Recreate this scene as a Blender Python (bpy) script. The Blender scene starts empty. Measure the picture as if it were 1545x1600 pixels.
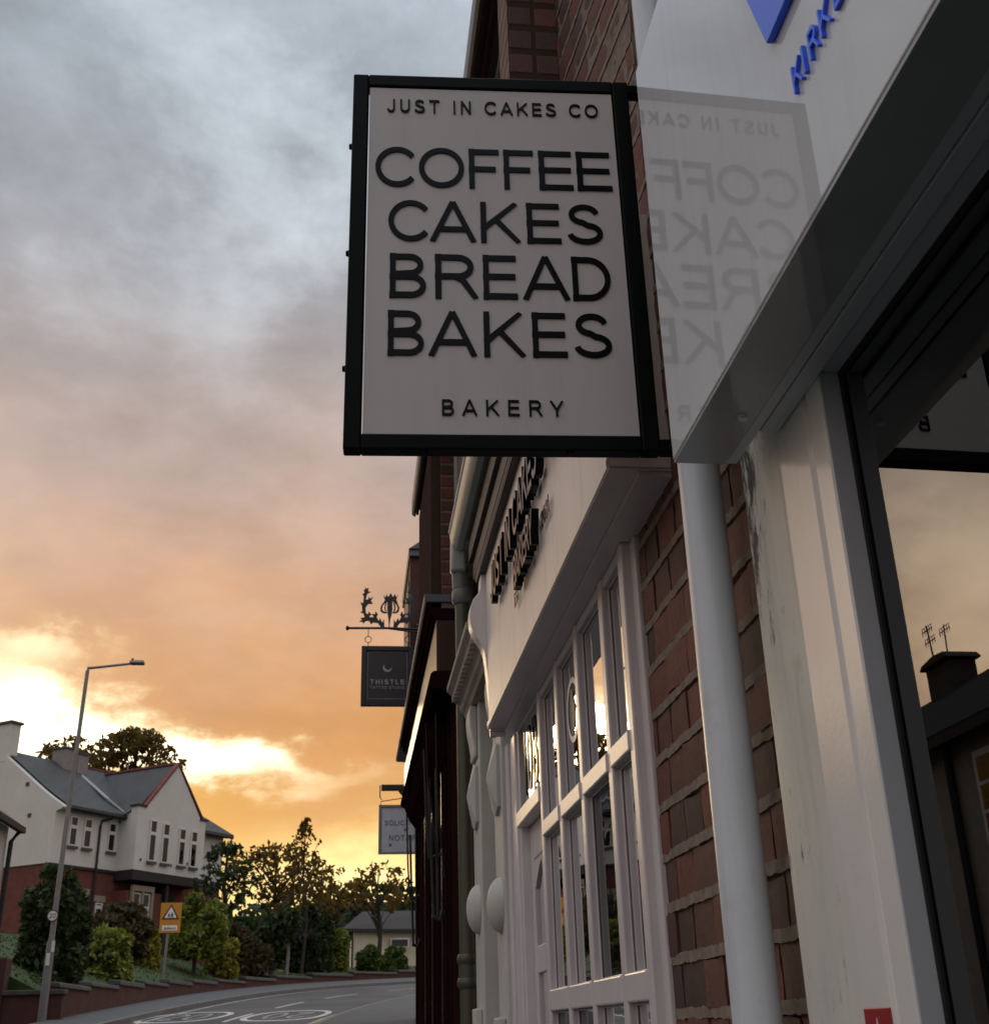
import bpy, bmesh, math, random
import numpy as np
from mathutils import Vector, Matrix
R = math.radians
SC = bpy.context.scene
COL = SC.collection
random.seed(7)

# ------------------------------------------------------------------ camera (eye level is z = 0)
F_PX, YAW, PIT, ROL = 1830.0, R(7.2), R(23.8), R(-1.6)
def _axes():
    cy, sy, cp, sp = math.cos(YAW), math.sin(YAW), math.cos(PIT), math.sin(PIT)
    f = Vector((sy*cp, cy*cp, sp)); r = Vector((cy, -sy, 0)); u = r.cross(f)
    cr, sr = math.cos(ROL), math.sin(ROL)
    return cr*r + sr*u, -sr*r + cr*u, f
AX_R, AX_U, AX_F = _axes()
cam = bpy.data.cameras.new('camera'); cam_o = bpy.data.objects.new('camera', cam); COL.objects.link(cam_o)
cam_o.matrix_world = Matrix(((AX_R.x, AX_U.x, -AX_F.x, 0), (AX_R.y, AX_U.y, -AX_F.y, 0), (AX_R.z, AX_U.z, -AX_F.z, 0), (0, 0, 0, 1)))
cam.sensor_width = 36; cam.sensor_fit = 'AUTO'; cam.lens = F_PX/1600*36
cam.clip_start = 0.02; cam.clip_end = 3000
cam.dof.use_dof = True; cam.dof.focus_distance = 2.3; cam.dof.aperture_fstop = 18
SC.camera = cam_o
def ray(x, y):
    return AX_R*((x-772.5)/F_PX) + AX_U*((800-y)/F_PX) + AX_F
def at(x, y, Y):                       # the point seen at pixel x, y of the photograph, Y metres down the street
    d = ray(x, y); return d*(Y/d.y)
def on_x(x, y, X):
    d = ray(x, y); return d*(X/d.x)

# ------------------------------------------------------------------ node helpers
class NT:
    def __init__(s, tree): s.t = tree; s.n = tree.nodes; s.l = tree.links
    def new(s, typ, **kw):
        n = s.n.new(typ)
        for k, v in kw.items(): setattr(n, k, v)
        return n
    def link(s, a, b): s.l.new(a, b)
    def put(s, sock, v):
        if isinstance(v, bpy.types.NodeSocket): s.link(v, sock)
        elif v is not None: sock.default_value = v
    def math(s, op, a, b=None, c=None, clamp=False):
        n = s.new('ShaderNodeMath', operation=op); n.use_clamp = clamp
        s.put(n.inputs[0], a); s.put(n.inputs[1], b); s.put(n.inputs[2], c)
        return n.outputs[0]
    def mix(s, f, a, b, blend='MIX'):
        n = s.new('ShaderNodeMix', data_type='RGBA', blend_type=blend)
        s.put(n.inputs[0], f); s.put(n.inputs[6], a); s.put(n.inputs[7], b)
        return n.outputs[2]
    def ramp(s, f, stops, interp='LINEAR'):
        n = s.new('ShaderNodeValToRGB'); e = n.color_ramp.elements; n.color_ramp.interpolation = interp
        while len(e) < len(stops): e.new(0.5)
        for i, (p, c) in enumerate(stops):
            e[i].position = p; e[i].color = c if len(c) == 4 else (*c, 1)
        s.put(n.inputs[0], f); return n.outputs[0]
    def noise(s, v, scale, detail=4, rough=.55, dist=0, out=0):
        n = s.new('ShaderNodeTexNoise'); n.inputs['Scale'].default_value = scale
        n.inputs['Detail'].default_value = detail; n.inputs['Roughness'].default_value = rough; n.inputs['Distortion'].default_value = dist
        if v is not None: s.link(v, n.inputs['Vector'])
        return n.outputs[out]
    def mapr(s, v, a, b, c=0, d=1):
        n = s.new('ShaderNodeMapRange'); n.clamp = True
        for i, q in enumerate((v, a, b, c, d)): s.put(n.inputs[i], q)
        return n.outputs[0]
    def scalev(s, v, sc):
        n = s.new('ShaderNodeMapping'); n.inputs['Scale'].default_value = sc; s.link(v, n.inputs['Vector']); return n.outputs[0]
def G(v): return (v, v, v, 1)
def hexc(r, g, b):
    f = lambda c: (c/255/12.92) if c/255 <= .04045 else ((c/255+.055)/1.055)**2.4
    return (f(r), f(g), f(b), 1)

# ------------------------------------------------------------------ world: sunset clouds over a low-sun sky
SUN_AZ, SUN_EL = R(-9), R(8)           # azimuth from the street direction (+Y), negative is left
def make_world():
    w = bpy.data.worlds.new('World'); SC.world = w; w.use_nodes = True
    T = NT(w.node_tree); T.n.clear()
    out = T.new('ShaderNodeOutputWorld'); bg = T.new('ShaderNodeBackground')
    tc = T.new('ShaderNodeTexCoord').outputs['Generated']
    sep = T.new('ShaderNodeSeparateXYZ'); T.link(tc, sep.inputs[0]); x, y, z = sep.outputs
    el = T.math('MULTIPLY', T.math('ARCSINE', z), 57.2958)
    az = T.math('MULTIPLY', T.math('ARCTAN2', x, y), 57.2958)
    # cloud plane coordinates
    den = T.math('ADD', T.math('MAXIMUM', z, 0.0), 0.22)
    cmb = T.new('ShaderNodeCombineXYZ'); T.put(cmb.inputs[0], T.math('DIVIDE', x, den)); T.put(cmb.inputs[1], T.math('DIVIDE', y, den)); T.put(cmb.inputs[2], z)
    cp = cmb.outputs[0]
    big = T.noise(T.scalev(cp, (1.0, .8, 1)), 2.4, 5, .5, .15)
    med = T.noise(T.scalev(cp, (1.0, .9, 1)), 5.5, 9, .58, .12)
    fine = T.noise(T.scalev(tc, (1, 1, 1.7)), 15, 9, .6, .15)
    wob = T.math('ADD', T.math('MULTIPLY', T.math('SUBTRACT', big, .5), 10), T.math('MULTIPLY', T.math('SUBTRACT', fine, .5), 3.2))
    e2 = T.math('ADD', el, wob)
    base = T.ramp(T.math('DIVIDE', e2, 60, clamp=True), [
        (0.00, hexc(255, 212, 110)), (0.07, hexc(250, 204, 104)), (0.13, hexc(238, 180, 96)), (.19, hexc(226, 164, 100)),
        (.27, hexc(217, 165, 122)), (.34, hexc(204, 165, 141)), (.43, hexc(184, 163, 155)), (.51, hexc(168, 159, 159)), (.60, hexc(163, 166, 173)),
        (.72, hexc(168, 176, 185)), (.82, hexc(186, 195, 205)), (1, hexc(222, 230, 240))])
    # away from the sunset the low sky is a dull mauve grey
    azd = T.math('ABSOLUTE', T.math('SUBTRACT', az, -9))
    away = T.mapr(azd, 35, 115)
    low = T.mapr(el, 55, 5)
    base = T.mix(T.math('MULTIPLY', away, low), base, hexc(186, 180, 182))
    # light and dark clumps
    lum = T.math('ADD', T.math('MULTIPLY', T.math('SUBTRACT', med, .5), 1.3), T.math('MULTIPLY', T.math('SUBTRACT', fine, .5), .55))
    hi = T.mapr(el, 14, 34)
    lum = T.math('MULTIPLY', lum, T.math('ADD', T.math('MULTIPLY', hi, .50), .30))
    lumc = T.math('ADD', 1.0, lum)
    col = T.mix(1.0, base, T.new('ShaderNodeCombineColor').outputs[0], 'MULTIPLY')
    mulnode = col.node; cc = T.new('ShaderNodeCombineColor')
    for i in range(3): T.put(cc.inputs[i], lumc)
    T.link(cc.outputs[0], mulnode.inputs[7])
    # pale blue-white breaks high up
    brk = T.math('MULTIPLY', T.mapr(T.math('ADD', T.math('MULTIPLY', med, .6), T.math('MULTIPLY', big, .4)), .51, .66), T.mapr(el, 26, 40))
    right = T.mapr(az, -14, 4, .45, 1)
    col = T.mix(T.math('MULTIPLY', T.math('MULTIPLY', brk, right), .9), col, hexc(222, 233, 240))
    # added boost overhead and away from the sunset, to light the street-facing fronts
    bo = T.math('ADD', 1.0, T.math('MULTIPLY', T.math('MULTIPLY', T.mapr(azd, 24, 75), T.mapr(el, 6, 30)), .5))
    bo = T.math('MULTIPLY', bo, T.mapr(el, 48, 72, 1, 1.25))
    c3 = T.new('ShaderNodeCombineColor')
    for i in range(3): T.put(c3.inputs[i], bo)
    col = T.mix(1.0, col, c3.outputs[0], 'MULTIPLY')
    # clear western sky glowing through gaps: soft elongated breaks with ragged edges
    wa = T.math('ADD', az, T.math('MULTIPLY', T.math('SUBTRACT', fine, .5), 9))
    we = T.math('ADD', el, T.math('ADD', T.math('MULTIPLY', T.math('SUBTRACT', med, .5), 3.4), T.math('MULTIPLY', T.math('SUBTRACT', fine, .5), 3.2)))
    def blob(a0, e0, sa, se, slope=0):
        da = T.math('SUBTRACT', wa, a0)
        de = T.math('SUBTRACT', T.math('SUBTRACT', we, e0), T.math('MULTIPLY', da, slope))
        q = T.math('ADD', T.math('POWER', T.math('ABSOLUTE', T.math('DIVIDE', da, sa)), 2), T.math('POWER', T.math('ABSOLUTE', T.math('DIVIDE', de, se)), 2))
        return T.math('EXPONENT', T.math('MULTIPLY', q, -1))
    gA = blob(-15.6, 13.5, 4.6, 2.1, -.15)
    gB = blob(-8.8, 12.15, 6.4, .95, -.10)
    gC = blob(1.5, 5.9, 8.0, 2.5)
    gE = blob(-34, 17, 9.5, 8.5, 0)
    gD = blob(-15, 16.8, 2.2, .7)
    gap = T.math('ADD', T.math('MULTIPLY', gA, 1.3), T.math('ADD', T.math('MULTIPLY', gB, 1.25), T.math('MULTIPLY', gD, .35)))
    gm = T.math('POWER', T.mapr(gap, .10, 1.25), 1.25)
    col = T.mix(T.math('MULTIPLY', T.mapr(gap, .02, .62), .8), col, (1.12, .80, .40, 1))
    col = T.mix(gm, col, (2.3, 2.05, 1.45, 1))
    col = T.mix(T.math('MULTIPLY', gC, .95), col, (1.7, 1.28, .58, 1))
    gec = T.new('ShaderNodeMix', data_type='RGBA', blend_type='ADD'); T.put(gec.inputs[0], gE); T.link(col, gec.inputs[6]); gec.inputs[7].default_value = (2.1, 1.65, 1.15, 1); col = gec.outputs[2]
    # the Nishita sky itself, seen thinly through the cloud
    sk = T.new('ShaderNodeTexSky', sky_type='NISHITA'); sk.sun_disc = False
    sk.sun_elevation = SUN_EL; sk.sun_rotation = SUN_AZ; sk.dust_density = 3
    skm = T.new('ShaderNodeMix', data_type='RGBA', blend_type='ADD'); T.put(skm.inputs[0], T.math('MULTIPLY', hi, .010))
    T.link(col, skm.inputs[6]); T.link(sk.outputs[0], skm.inputs[7])
    # below the horizon: dim ground tone
    fin = T.mix(T.mapr(el, -1.5, -.2, 1, 0), skm.outputs[2], (.10, .09, .08, 1))
    T.link(fin, bg.inputs[0]); bg.inputs[1].default_value = 1.0
    T.link(bg.outputs[0], out.inputs[0])
make_world()
sun = bpy.data.lights.new('sun', 'SUN'); sun.energy = .5; sun.angle = R(14); sun.color = (1, .72, .42)
sun_o = bpy.data.objects.new('sun', sun); COL.objects.link(sun_o)
sun_o.rotation_euler = Vector((-math.sin(SUN_AZ)*math.cos(SUN_EL), -math.cos(SUN_AZ)*math.cos(SUN_EL), -math.sin(SUN_EL))).to_track_quat('-Z', 'Y').to_euler()
SC.view_settings.view_transform = 'Standard'; SC.view_settings.look = 'None'; SC.view_settings.exposure = 0.0; SC.view_settings.gamma = 1
SC.cycles.max_bounces = 8; SC.cycles.transparent_max_bounces = 12; SC.cycles.caustics_reflective = False
SC.cycles.use_denoising = True

# ------------------------------------------------------------------ materials
MATS = {}
def mat(name, fn):
    if name not in MATS:
        m = bpy.data.materials.new(name); m.use_nodes = True
        T = NT(m.node_tree); b = T.n['Principled BSDF']; fn(T, b); MATS[name] = m
    return MATS[name]
def objco(T): return T.new('ShaderNodeTexCoord').outputs['Object']
def bump(T, b, h, strength=.3, dist=.002):
    n = T.new('ShaderNodeBump'); n.inputs['Strength'].default_value = strength; n.inputs['Distance'].default_value = dist
    T.link(h, n.inputs['Height']); T.link(n.outputs[0], b.inputs['Normal']); T.link(n.outputs[0], b.inputs['Coat Normal'])
def paint(name, col, rough=.4, var=.12, scale=6, spec=.5, coat=0, bumps=.08, streak=0, streakcol=(.25, .24, .2), fine=180, dirt=0, metal=0, coatr=.004):
    def fn(T, b):
        co = objco(T)
        n = T.noise(co, scale, 5, .6)
        c = T.mix(T.mapr(n, .3, .75), (*[q*(1-var) for q in col], 1), (*[min(1, q*(1+var*.5)) for q in col], 1))
        if streak:
            s = T.noise(T.scalev(co, (14, 14, .9)), 2.2, 6, .65)
            c = T.mix(T.math('MULTIPLY', T.mapr(s, .52, .78), streak), c, (*streakcol, 1))
        if dirt:
            d = T.noise(co, 9, 8, .75)
            c = T.mix(T.math('MULTIPLY', T.mapr(d, .58, .72), dirt), c, (*streakcol, 1))
        T.link(c, b.inputs['Base Color'])
        b.inputs['Roughness'].default_value = rough; b.inputs['Specular IOR Level'].default_value = spec; b.inputs['Metallic'].default_value = metal
        if coat:
            b.inputs['Coat Weight'].default_value = coat; b.inputs['Coat IOR'].default_value = 1.7; b.inputs['Coat Roughness'].default_value = coatr
        if bumps: bump(T, b, T.noise(co, fine, 3, .5), bumps, .001)
    return mat(name, fn)
def glass(name, tint=(.55, .57, .58), ior=1.75, wob=.0):
    m = bpy.data.materials.new(name); m.use_nodes = True; T = NT(m.node_tree); T.n.clear()
    o = T.new('ShaderNodeOutputMaterial'); mx = T.new('ShaderNodeMixShader'); g = T.new('ShaderNodeBsdfGlossy'); t = T.new('ShaderNodeBsdfTransparent')
    f = T.new('ShaderNodeFresnel'); f.inputs[0].default_value = ior
    g.inputs['Roughness'].default_value = .004; g.inputs['Color'].default_value = (.92, .93, .93, 1); t.inputs[0].default_value = (*tint, 1)
    if wob:
        b = T.new('ShaderNodeBump'); b.inputs['Strength'].default_value = wob; b.inputs['Distance'].default_value = .01
        T.link(T.noise(objco(T), 5, 2, .4), b.inputs['Height']); T.link(b.outputs[0], g.inputs['Normal'])
    T.link(f.outputs[0], mx.inputs[0]); T.link(t.outputs[0], mx.inputs[1]); T.link(g.outputs[0], mx.inputs[2]); T.link(mx.outputs[0], o.inputs[0])
    return m
def brickmat(name, c1, c2, c3, mortar=False):
    def fn(T, b):
        co = objco(T); rnd = T.new('ShaderNodeNewGeometry').outputs['Random Per Island']
        c = T.ramp(rnd, [(0, c1), (.35, c2), (.7, c3), (1, c1)])
        n = T.noise(T.scalev(co, (1, 1, 1)), 60, 8, .75)
        c = T.mix(T.mapr(n, .45, .75, 0, .7), c, (c1[0]*.4, c1[1]*.45, c1[2]*.5, 1))
        c = T.mix(T.mapr(T.noise(co, 210, 4, .7), .66, .74, 0, .55), c, (.34, .29, .25, 1))
        T.link(c, b.inputs['Base Color']); b.inputs['Roughness'].default_value = .72
        bump(T, b, T.noise(T.scalev(co, (1, 1.6, .7)), 150, 9, .8), .8, .004)
    return mat(name, fn)
def wallbrick(name, c1, c2, mort, sx=.225, sz=.075, rot=(0, 0, 0)):
    def fn(T, b):
        co = objco(T)
        mp = T.new('ShaderNodeMapping'); mp.inputs['Rotation'].default_value = rot; T.link(co, mp.inputs['Vector'])
        br = T.new('ShaderNodeTexBrick'); br.inputs['Scale'].default_value = 1; br.inputs['Brick Width'].default_value = sx; br.inputs['Row Height'].default_value = sz
        br.inputs['Mortar Size'].default_value = .008; br.inputs['Color1'].default_value = c1; br.inputs['Color2'].default_value = c2; br.inputs['Mortar'].default_value = mort
        T.link(mp.outputs[0], br.inputs['Vector'])
        c = T.mix(T.mapr(T.noise(co, 9, 7, .7), .35, .7, 0, .5), br.outputs[0], (c1[0]*.4, c1[1]*.45, c1[2]*.5, 1))
        T.link(c, b.inputs['Base Color']); b.inputs['Roughness'].default_value = .85
        bump(T, b, br.outputs[1], -.35, .01)
    return mat(name, fn)
def leafmat(name, a, bcol, trans=.25):
    def fn(T, b):
        rnd = T.new('ShaderNodeNewGeometry').outputs['Random Per Island']
        n = T.noise(objco(T), .9, 4, .6)
        v = T.math('ADD', T.math('MULTIPLY', rnd, .6), T.math('MULTIPLY', n, .6))
        T.link(T.ramp(v, [(.25, (*a, 1)), (.85, (*bcol, 1))]), b.inputs['Base Color'])
        b.inputs['Roughness'].default_value = .55; b.inputs['Specular IOR Level'].default_value = .3
        tr = T.new('ShaderNodeBsdfTranslucent'); tr.inputs[0].default_value = (*[q*1.3 for q in bcol], 1)
        mx = T.new('ShaderNodeMixShader'); mx.inputs[0].default_value = trans
        o = T.n['Material Output']; T.link(b.outputs[0], mx.inputs[1]); T.link(tr.outputs[0], mx.inputs[2]); T.link(mx.outputs[0], o.inputs[0])
    return mat(name, fn)

# ------------------------------------------------------------------ mesh helpers
VS = 1.0          # size factor for the bakery's window joinery (set where it is built)
class MB:
    def __init__(s): s.v = []; s.f = []
    def add(s, vs, fs):
        o = len(s.v); s.v += [tuple(q) for q in vs]; s.f += [tuple(i+o for i in f) for f in fs]; return s
    def box(s, x0, x1, y0, y1, z0, z1):
        vs = [(x, y, z) for z in (z0, z1) for y in (y0, y1) for x in (x0, x1)]
        return s.add(vs, [(0, 2, 3, 1), (4, 5, 7, 6), (0, 1, 5, 4), (2, 6, 7, 3), (0, 4, 6, 2), (1, 3, 7, 5)])
    def prism(s, poly, fmap, a, b):
        n = len(poly); A = [fmap(p, a) for p in poly]; B = [fmap(p, b) for p in poly]
        fs = [tuple(range(n))[::-1], tuple(range(n, 2*n))] + [(i, (i+1) % n, n+(i+1) % n, n+i) for i in range(n)]
        return s.add(A+B, fs)
    def profY(s, poly, y0, y1): return s.prism(poly, lambda p, a: (p[0], a, p[1]), y0, y1)     # profile in x,z swept down the street
    def profX(s, poly, x0, x1): return s.prism(poly, lambda p, a: (a, p[0], p[1]), x0, x1)     # profile in y,z swept across
    def profZ(s, poly, z0, z1): return s.prism(poly, lambda p, a: (p[0], p[1], a), z0, z1)
    def tube(s, path, r, n=10, cap=True):
        P = [Vector(p) for p in path]; rs = r if isinstance(r, (list, tuple)) else [r]*len(P); rings = []
        for i, p in enumerate(P):
            d = (P[min(i+1, len(P)-1)]-P[max(i-1, 0)]).normalized()
            a = d.cross(Vector((0, 0, 1))) if abs(d.z) < .95 else d.cross(Vector((0, 1, 0)))
            a.normalize(); b = d.cross(a)
            rings.append([p+(a*math.cos(t*2*math.pi/n)+b*math.sin(t*2*math.pi/n))*rs[i] for t in range(n)])
        fs = [(i*n+t, i*n+(t+1) % n, (i+1)*n+(t+1) % n, (i+1)*n+t) for i in range(len(P)-1) for t in range(n)]
        if cap: fs += [tuple(range(n))[::-1], tuple((len(P)-1)*n+t for t in range(n))]
        return s.add([q for g in rings for q in g], fs)
    def dome(s, c, ry, rz, h, axis=-1, n=20, m=6):      # low dome on a street-facing face (axis -x)
        vs = []; fs = []
        for i in range(m+1):
            t = i/m*math.pi/2
            for k in range(n):
                a = k*2*math.pi/n
                vs.append((c[0]+axis*h*math.sin(t), c[1]+ry*math.cos(t)*math.cos(a), c[2]+rz*math.cos(t)*math.sin(a)))
        for i in range(m):
            for k in range(n): fs.append((i*n+k, i*n+(k+1) % n, (i+1)*n+(k+1) % n, (i+1)*n+k))
        return s.add(vs, fs)
    def quad(s, a, b, c, d): return s.add([a, b, c, d], [(0, 1, 2, 3)])
    def xf(s, f): s.v = [tuple(f(*q)) for q in s.v]; return s
    def build(s, name, m, parent=None, bevel=0, smooth=False, seg=2, auto=35):
        if VS != 1.0: s.v = [(x*VS, y*VS, min(z*VS, z if z > .93 else 9)) for x, y, z in s.v]
        me = bpy.data.meshes.new(name)
        o = bpy.data.objects.new(name, me); COL.objects.link(o)
        off = Vector((0, 0, 0))
        if parent is not None: o.parent = parent; off = org(parent)
        elif s.v:
            a = np.array(s.v); off = Vector((a[:, 0].mean(), a[:, 1].mean(), a[:, 2].min())); o.location = off
        o['_org'] = list(off)
        me.from_pydata([(x-off.x, y-off.y, z-off.z) for x, y, z in s.v], [], s.f)
        bm = bmesh.new(); bm.from_mesh(me); bmesh.ops.recalc_face_normals(bm, faces=bm.faces); bm.to_mesh(me); bm.free()
        if smooth:
            me.polygons.foreach_set('use_smooth', [True]*len(me.polygons))
            try: me.set_sharp_from_angle(angle=R(auto))
            except Exception: pass
        me.materials.append(m)
        if bevel:
            b = o.modifiers.new('bevel', 'BEVEL'); b.width = bevel; b.segments = seg; b.limit_method = 'ANGLE'; b.angle_limit = R(40)
        return o
def each(name, m, parent, pieces, **kw):
    for p in pieces: p.build(name, m, parent, **kw)
def org(o): return Vector(o['_org'])
def tag(o, label=None, cat=None, group=None, kind=None):
    for k, v in (('label', label), ('category', cat), ('group', group), ('kind', kind)):
        if v: o[k] = v
    return o
def thing(name, loc, label, cat, group=None):
    o = bpy.data.objects.new(name, None); COL.objects.link(o); o.location = loc; o['_org'] = list(loc); o.empty_display_size = .1
    return tag(o, label, cat, group)
def struct(o): o['kind'] = 'structure'; return o
_txt = {}
def text_poly(s, depth, weight=0.0):
    cu = bpy.data.curves.new('t', 'FONT'); cu.body = s; cu.extrude = depth/2; cu.offset = weight; cu.resolution_u = 5
    o = bpy.data.objects.new('t', cu); COL.objects.link(o); bpy.context.view_layer.update()
    me = bpy.data.meshes.new_from_object(o); bpy.data.objects.remove(o)
    vs = [tuple(v.co) for v in me.vertices]; fs = [tuple(p.vertices) for p in me.polygons]
    bpy.data.meshes.remove(me); bpy.data.curves.remove(cu); return vs, fs
def text_old(mb, s, fmap, u0, u1, v0, v1, d0, d1, weight=0.0, gap=None):
    """lettering between u0..u1 and v0..v1 with its depth from d0 to d1; fmap(u, v, d) gives the world point"""
    if gap is not None: s = gap.join(s)
    vs, fs = text_poly(s, 1.0, weight); a = np.array(vs); lo = a.min(0); hi = a.max(0)
    ref = text_poly('E' if s.upper() == s else 'E', 1.0, weight)[0]; e = np.array(ref)
    zl, zh = e[:, 1].min(), e[:, 1].max()
    out = []
    for x, y, z in vs:
        out.append(fmap(u0+(x-lo[0])/(hi[0]-lo[0])*(u1-u0), v0+(y-zl)/(zh-zl)*(v1-v0), d0+(z+.5)*(d1-d0)))
    return mb.add(out, fs)
# ---- plain grotesque capitals drawn as strokes of constant width: letter -> (width / cap height, strokes)
def arc(cx, cy, rx, ry, a0, a1, n=18): return [(cx+rx*math.cos(R(a0+(a1-a0)*i/n)), cy+ry*math.sin(R(a0+(a1-a0)*i/n))) for i in range(n+1)]
K_ = .072
def _g():
    k = K_; t = 1-k; h = .5
    sS = arc(.43, .735, .30, .193, 12, 180, 12)[:-1]+arc(.43, .735, .30, .193, 180, 262, 6)+arc(.45, .275, .34, .203, 82, -90, 14)[0:]+arc(.45, .275, .375, .203, -90, -172, 8)[1:]
    return {
     'A': (1.0, [[(.05, 0), (.5, 1)], [(.95, 0), (.5, 1)], [(.2, .31), (.8, .31)]]),
     'B': (.92, [[(.08+k, 0), (.08+k, 1)], [(.08, k)]+arc(.55, .275, .28, .203, -90, 90)+[(.08, .478)], [(.08+k, .53)]+arc(.53, .742, .24, .186, -90, 90)+[(.08, .928)]]),
     'C': (1.04, [arc(.55, .5, .47, .44, 38, 322, 30)]),
     'D': (1.0, [[(.08+k, 0), (.08+k, 1)], [(.08, k)]+arc(.45, .5, .44, .428, -90, 90, 22)+[(.08, t)]]),
     'E': (.90, [[(.08+k, 0), (.08+k, 1)], [(.08, k), (.86, k)], [(.08, .51), (.82, .51)], [(.08, t), (.84, t)]]),
     'F': (.80, [[(.08+k, 0), (.08+k, 1)], [(.08, .49), (.72, .49)], [(.08, t), (.80, t)]]),
     'H': (.95, [[(.08+k, 0), (.08+k, 1)], [(.87-k, 0), (.87-k, 1)], [(.1, .52), (.85, .52)]]),
     'I': (.32, [[(.16, 0), (.16, 1)]]),
     'J': (.68, [[(.56-k+.06, 1)]+[(.56-k+.06, .3)]+arc(.31, .3, .245, .245, 0, -172, 14)]),
     'K': (.96, [[(.08+k, 0), (.08+k, 1)], [(.88, 1), (.12, .32)], [(.93, 0), (.40, .60)]]),
     'L': (.76, [[(.08+k, 0), (.08+k, 1)], [(.08, k), (.74, k)]]),
     'N': (.98, [[(.08+k, 0), (.08+k, 1)], [(.9-k, 0), (.9-k, 1)], [(.08+k, .96), (.9-k, .04)]]),
     'O': (1.10, [arc(.55, .5, .48, .44, 0, 360, 36)]),
     'R': (.98, [[(.08+k, 0), (.08+k, 1)], [(.08, .50)]+arc(.56, .715, .27, .213, -90, 90)+[(.08, .928)], [(.50, .50), (.66, .42), (.93, 0)]]),
     'S': (.90, [sS]),
     'T': (.88, [[(.44, 0), (.44, 1)], [(.02, t), (.86, t)]]),
     'U': (.95, [[(.08+k, 1), (.08+k, .36)]+arc(.475, .36, .323, .29, 180, 360, 18)+[(.87-k, 1)]]),
     'Y': (.92, [[(.46, 0), (.46, .44)], [(.05, 1), (.46, .40)], [(.87, 1), (.46, .40)]]),
     '&': (.95, [arc(.42, .78, .2, .16, -60, 250, 16)+[(.90, .02)], arc(.38, .27, .30, .2, 110, 395, 18)]),
     '0': (.82, [arc(.41, .5, .31, .44, 0, 360, 30)]), '1': (.5, [[(.34, 0), (.34, 1)], [(.34, .93), (.08, .72)]]),
     '2': (.82, [arc(.40, .69, .30, .245, 170, -30, 16)+[(.10, .10)], [(.06, k), (.76, k)]])}
GLYPH = _g()
def ribbon(P, w, cap_flat=True):
    """left and right edges of a stroke of width w along the points P"""
    P = [Vector((p[0], p[1])) for p in P]
    Q = [P[0]]
    for p in P[1:]:
        if (p-Q[-1]).length > 1e-5: Q.append(p)
    closed = (Q[0]-Q[-1]).length < 1e-3 and len(Q) > 4
    if closed: Q = Q[:-1]
    n = len(Q); Lf, Rt = [], []
    for i in range(n):
        a = Q[i-1] if (i > 0 or closed) else None; b = Q[(i+1) % n] if (i < n-1 or closed) else None
        d1 = (Q[i]-a).normalized() if a is not None else (b-Q[i]).normalized(); d2 = (b-Q[i]).normalized() if b is not None else d1
        nn = Vector((-(d1.y+d2.y), d1.x+d2.x)).normalized(); c = max(.45, nn.dot(Vector((-d1.y, d1.x))))
        Lf.append(Q[i]+nn*(w/2/c)); Rt.append(Q[i]-nn*(w/2/c))
    return Lf, Rt, closed
def glyph(mb, ch, fmap, u0, u1, v0, v1, d0, d1, wt=2*K_, clip=True):
    wd, strokes = GLYPH[ch]; H = abs(v1-v0); sx = (u1-u0)/wd; sgn = 1 if u1 > u0 else -1
    for si, S in enumerate(strokes):
        Lf, Rt, closed = ribbon(S, wt); n = len(Lf); e = (d1-d0)*.02*si; vs = []
        cl = (lambda y: min(1, max(0, y)))
        for d in (d0, d1-e):
            for k in range(n):
                for q in (Lf[k], Rt[k]): vs.append(fmap(u0+q.x*sx, v0+cl(q.y)*(v1-v0), d))
        m = 2*n; fs = []
        rng_ = range(n) if closed else range(n-1)
        for k in rng_:
            a, b = 2*k, 2*((k+1) % n)
            fs += [(a, a+1, b+1, b), (m+a, m+b, m+b+1, m+a+1), (a, b, m+b, m+a), (a+1, m+a+1, m+b+1, b+1)]
        if not closed: fs += [(0, m, m+1, 1), (2*(n-1), 2*(n-1)+1, m+2*(n-1)+1, m+2*(n-1))]
        mb.add(vs, fs)
    return mb
def text(mb, s, fmap, u0, u1, v0, v1, d0, d1, weight=0.0, boxes=None, track=.14, wt=2*K_, space=.55):
    """lettering fitted between u0 and u1; boxes = optional left/right edge of every letter"""
    if any(c not in GLYPH and c != ' ' for c in s): return text_old(mb, s, fmap, u0, u1, v0, v1, d0, d1, weight)
    if boxes is None:
        x = 0; L = []
        for c in s:
            if c == ' ': x += space; continue
            L.append((c, x, x+GLYPH[c][0])); x += GLYPH[c][0]+track
        tot = x-track; L = [(c, u0+a/tot*(u1-u0), u0+b/tot*(u1-u0)) for c, a, b in L]
    else: L = [(c, a, b) for c, (a, b) in zip(s.replace(' ', ''), boxes)]
    if mb is None:                     # one mesh per word
        out = []; k = 0
        for w in s.split():
            m = MB()
            for c, a, b in L[k:k+len(w)]: glyph(m, c, fmap, a, b, v0, v1, d0, d1, wt)
            k += len(w); out.append(m)
        return out
    for c, a, b in L: glyph(mb, c, fmap, a, b, v0, v1, d0, d1, wt)
    return mb
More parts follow.
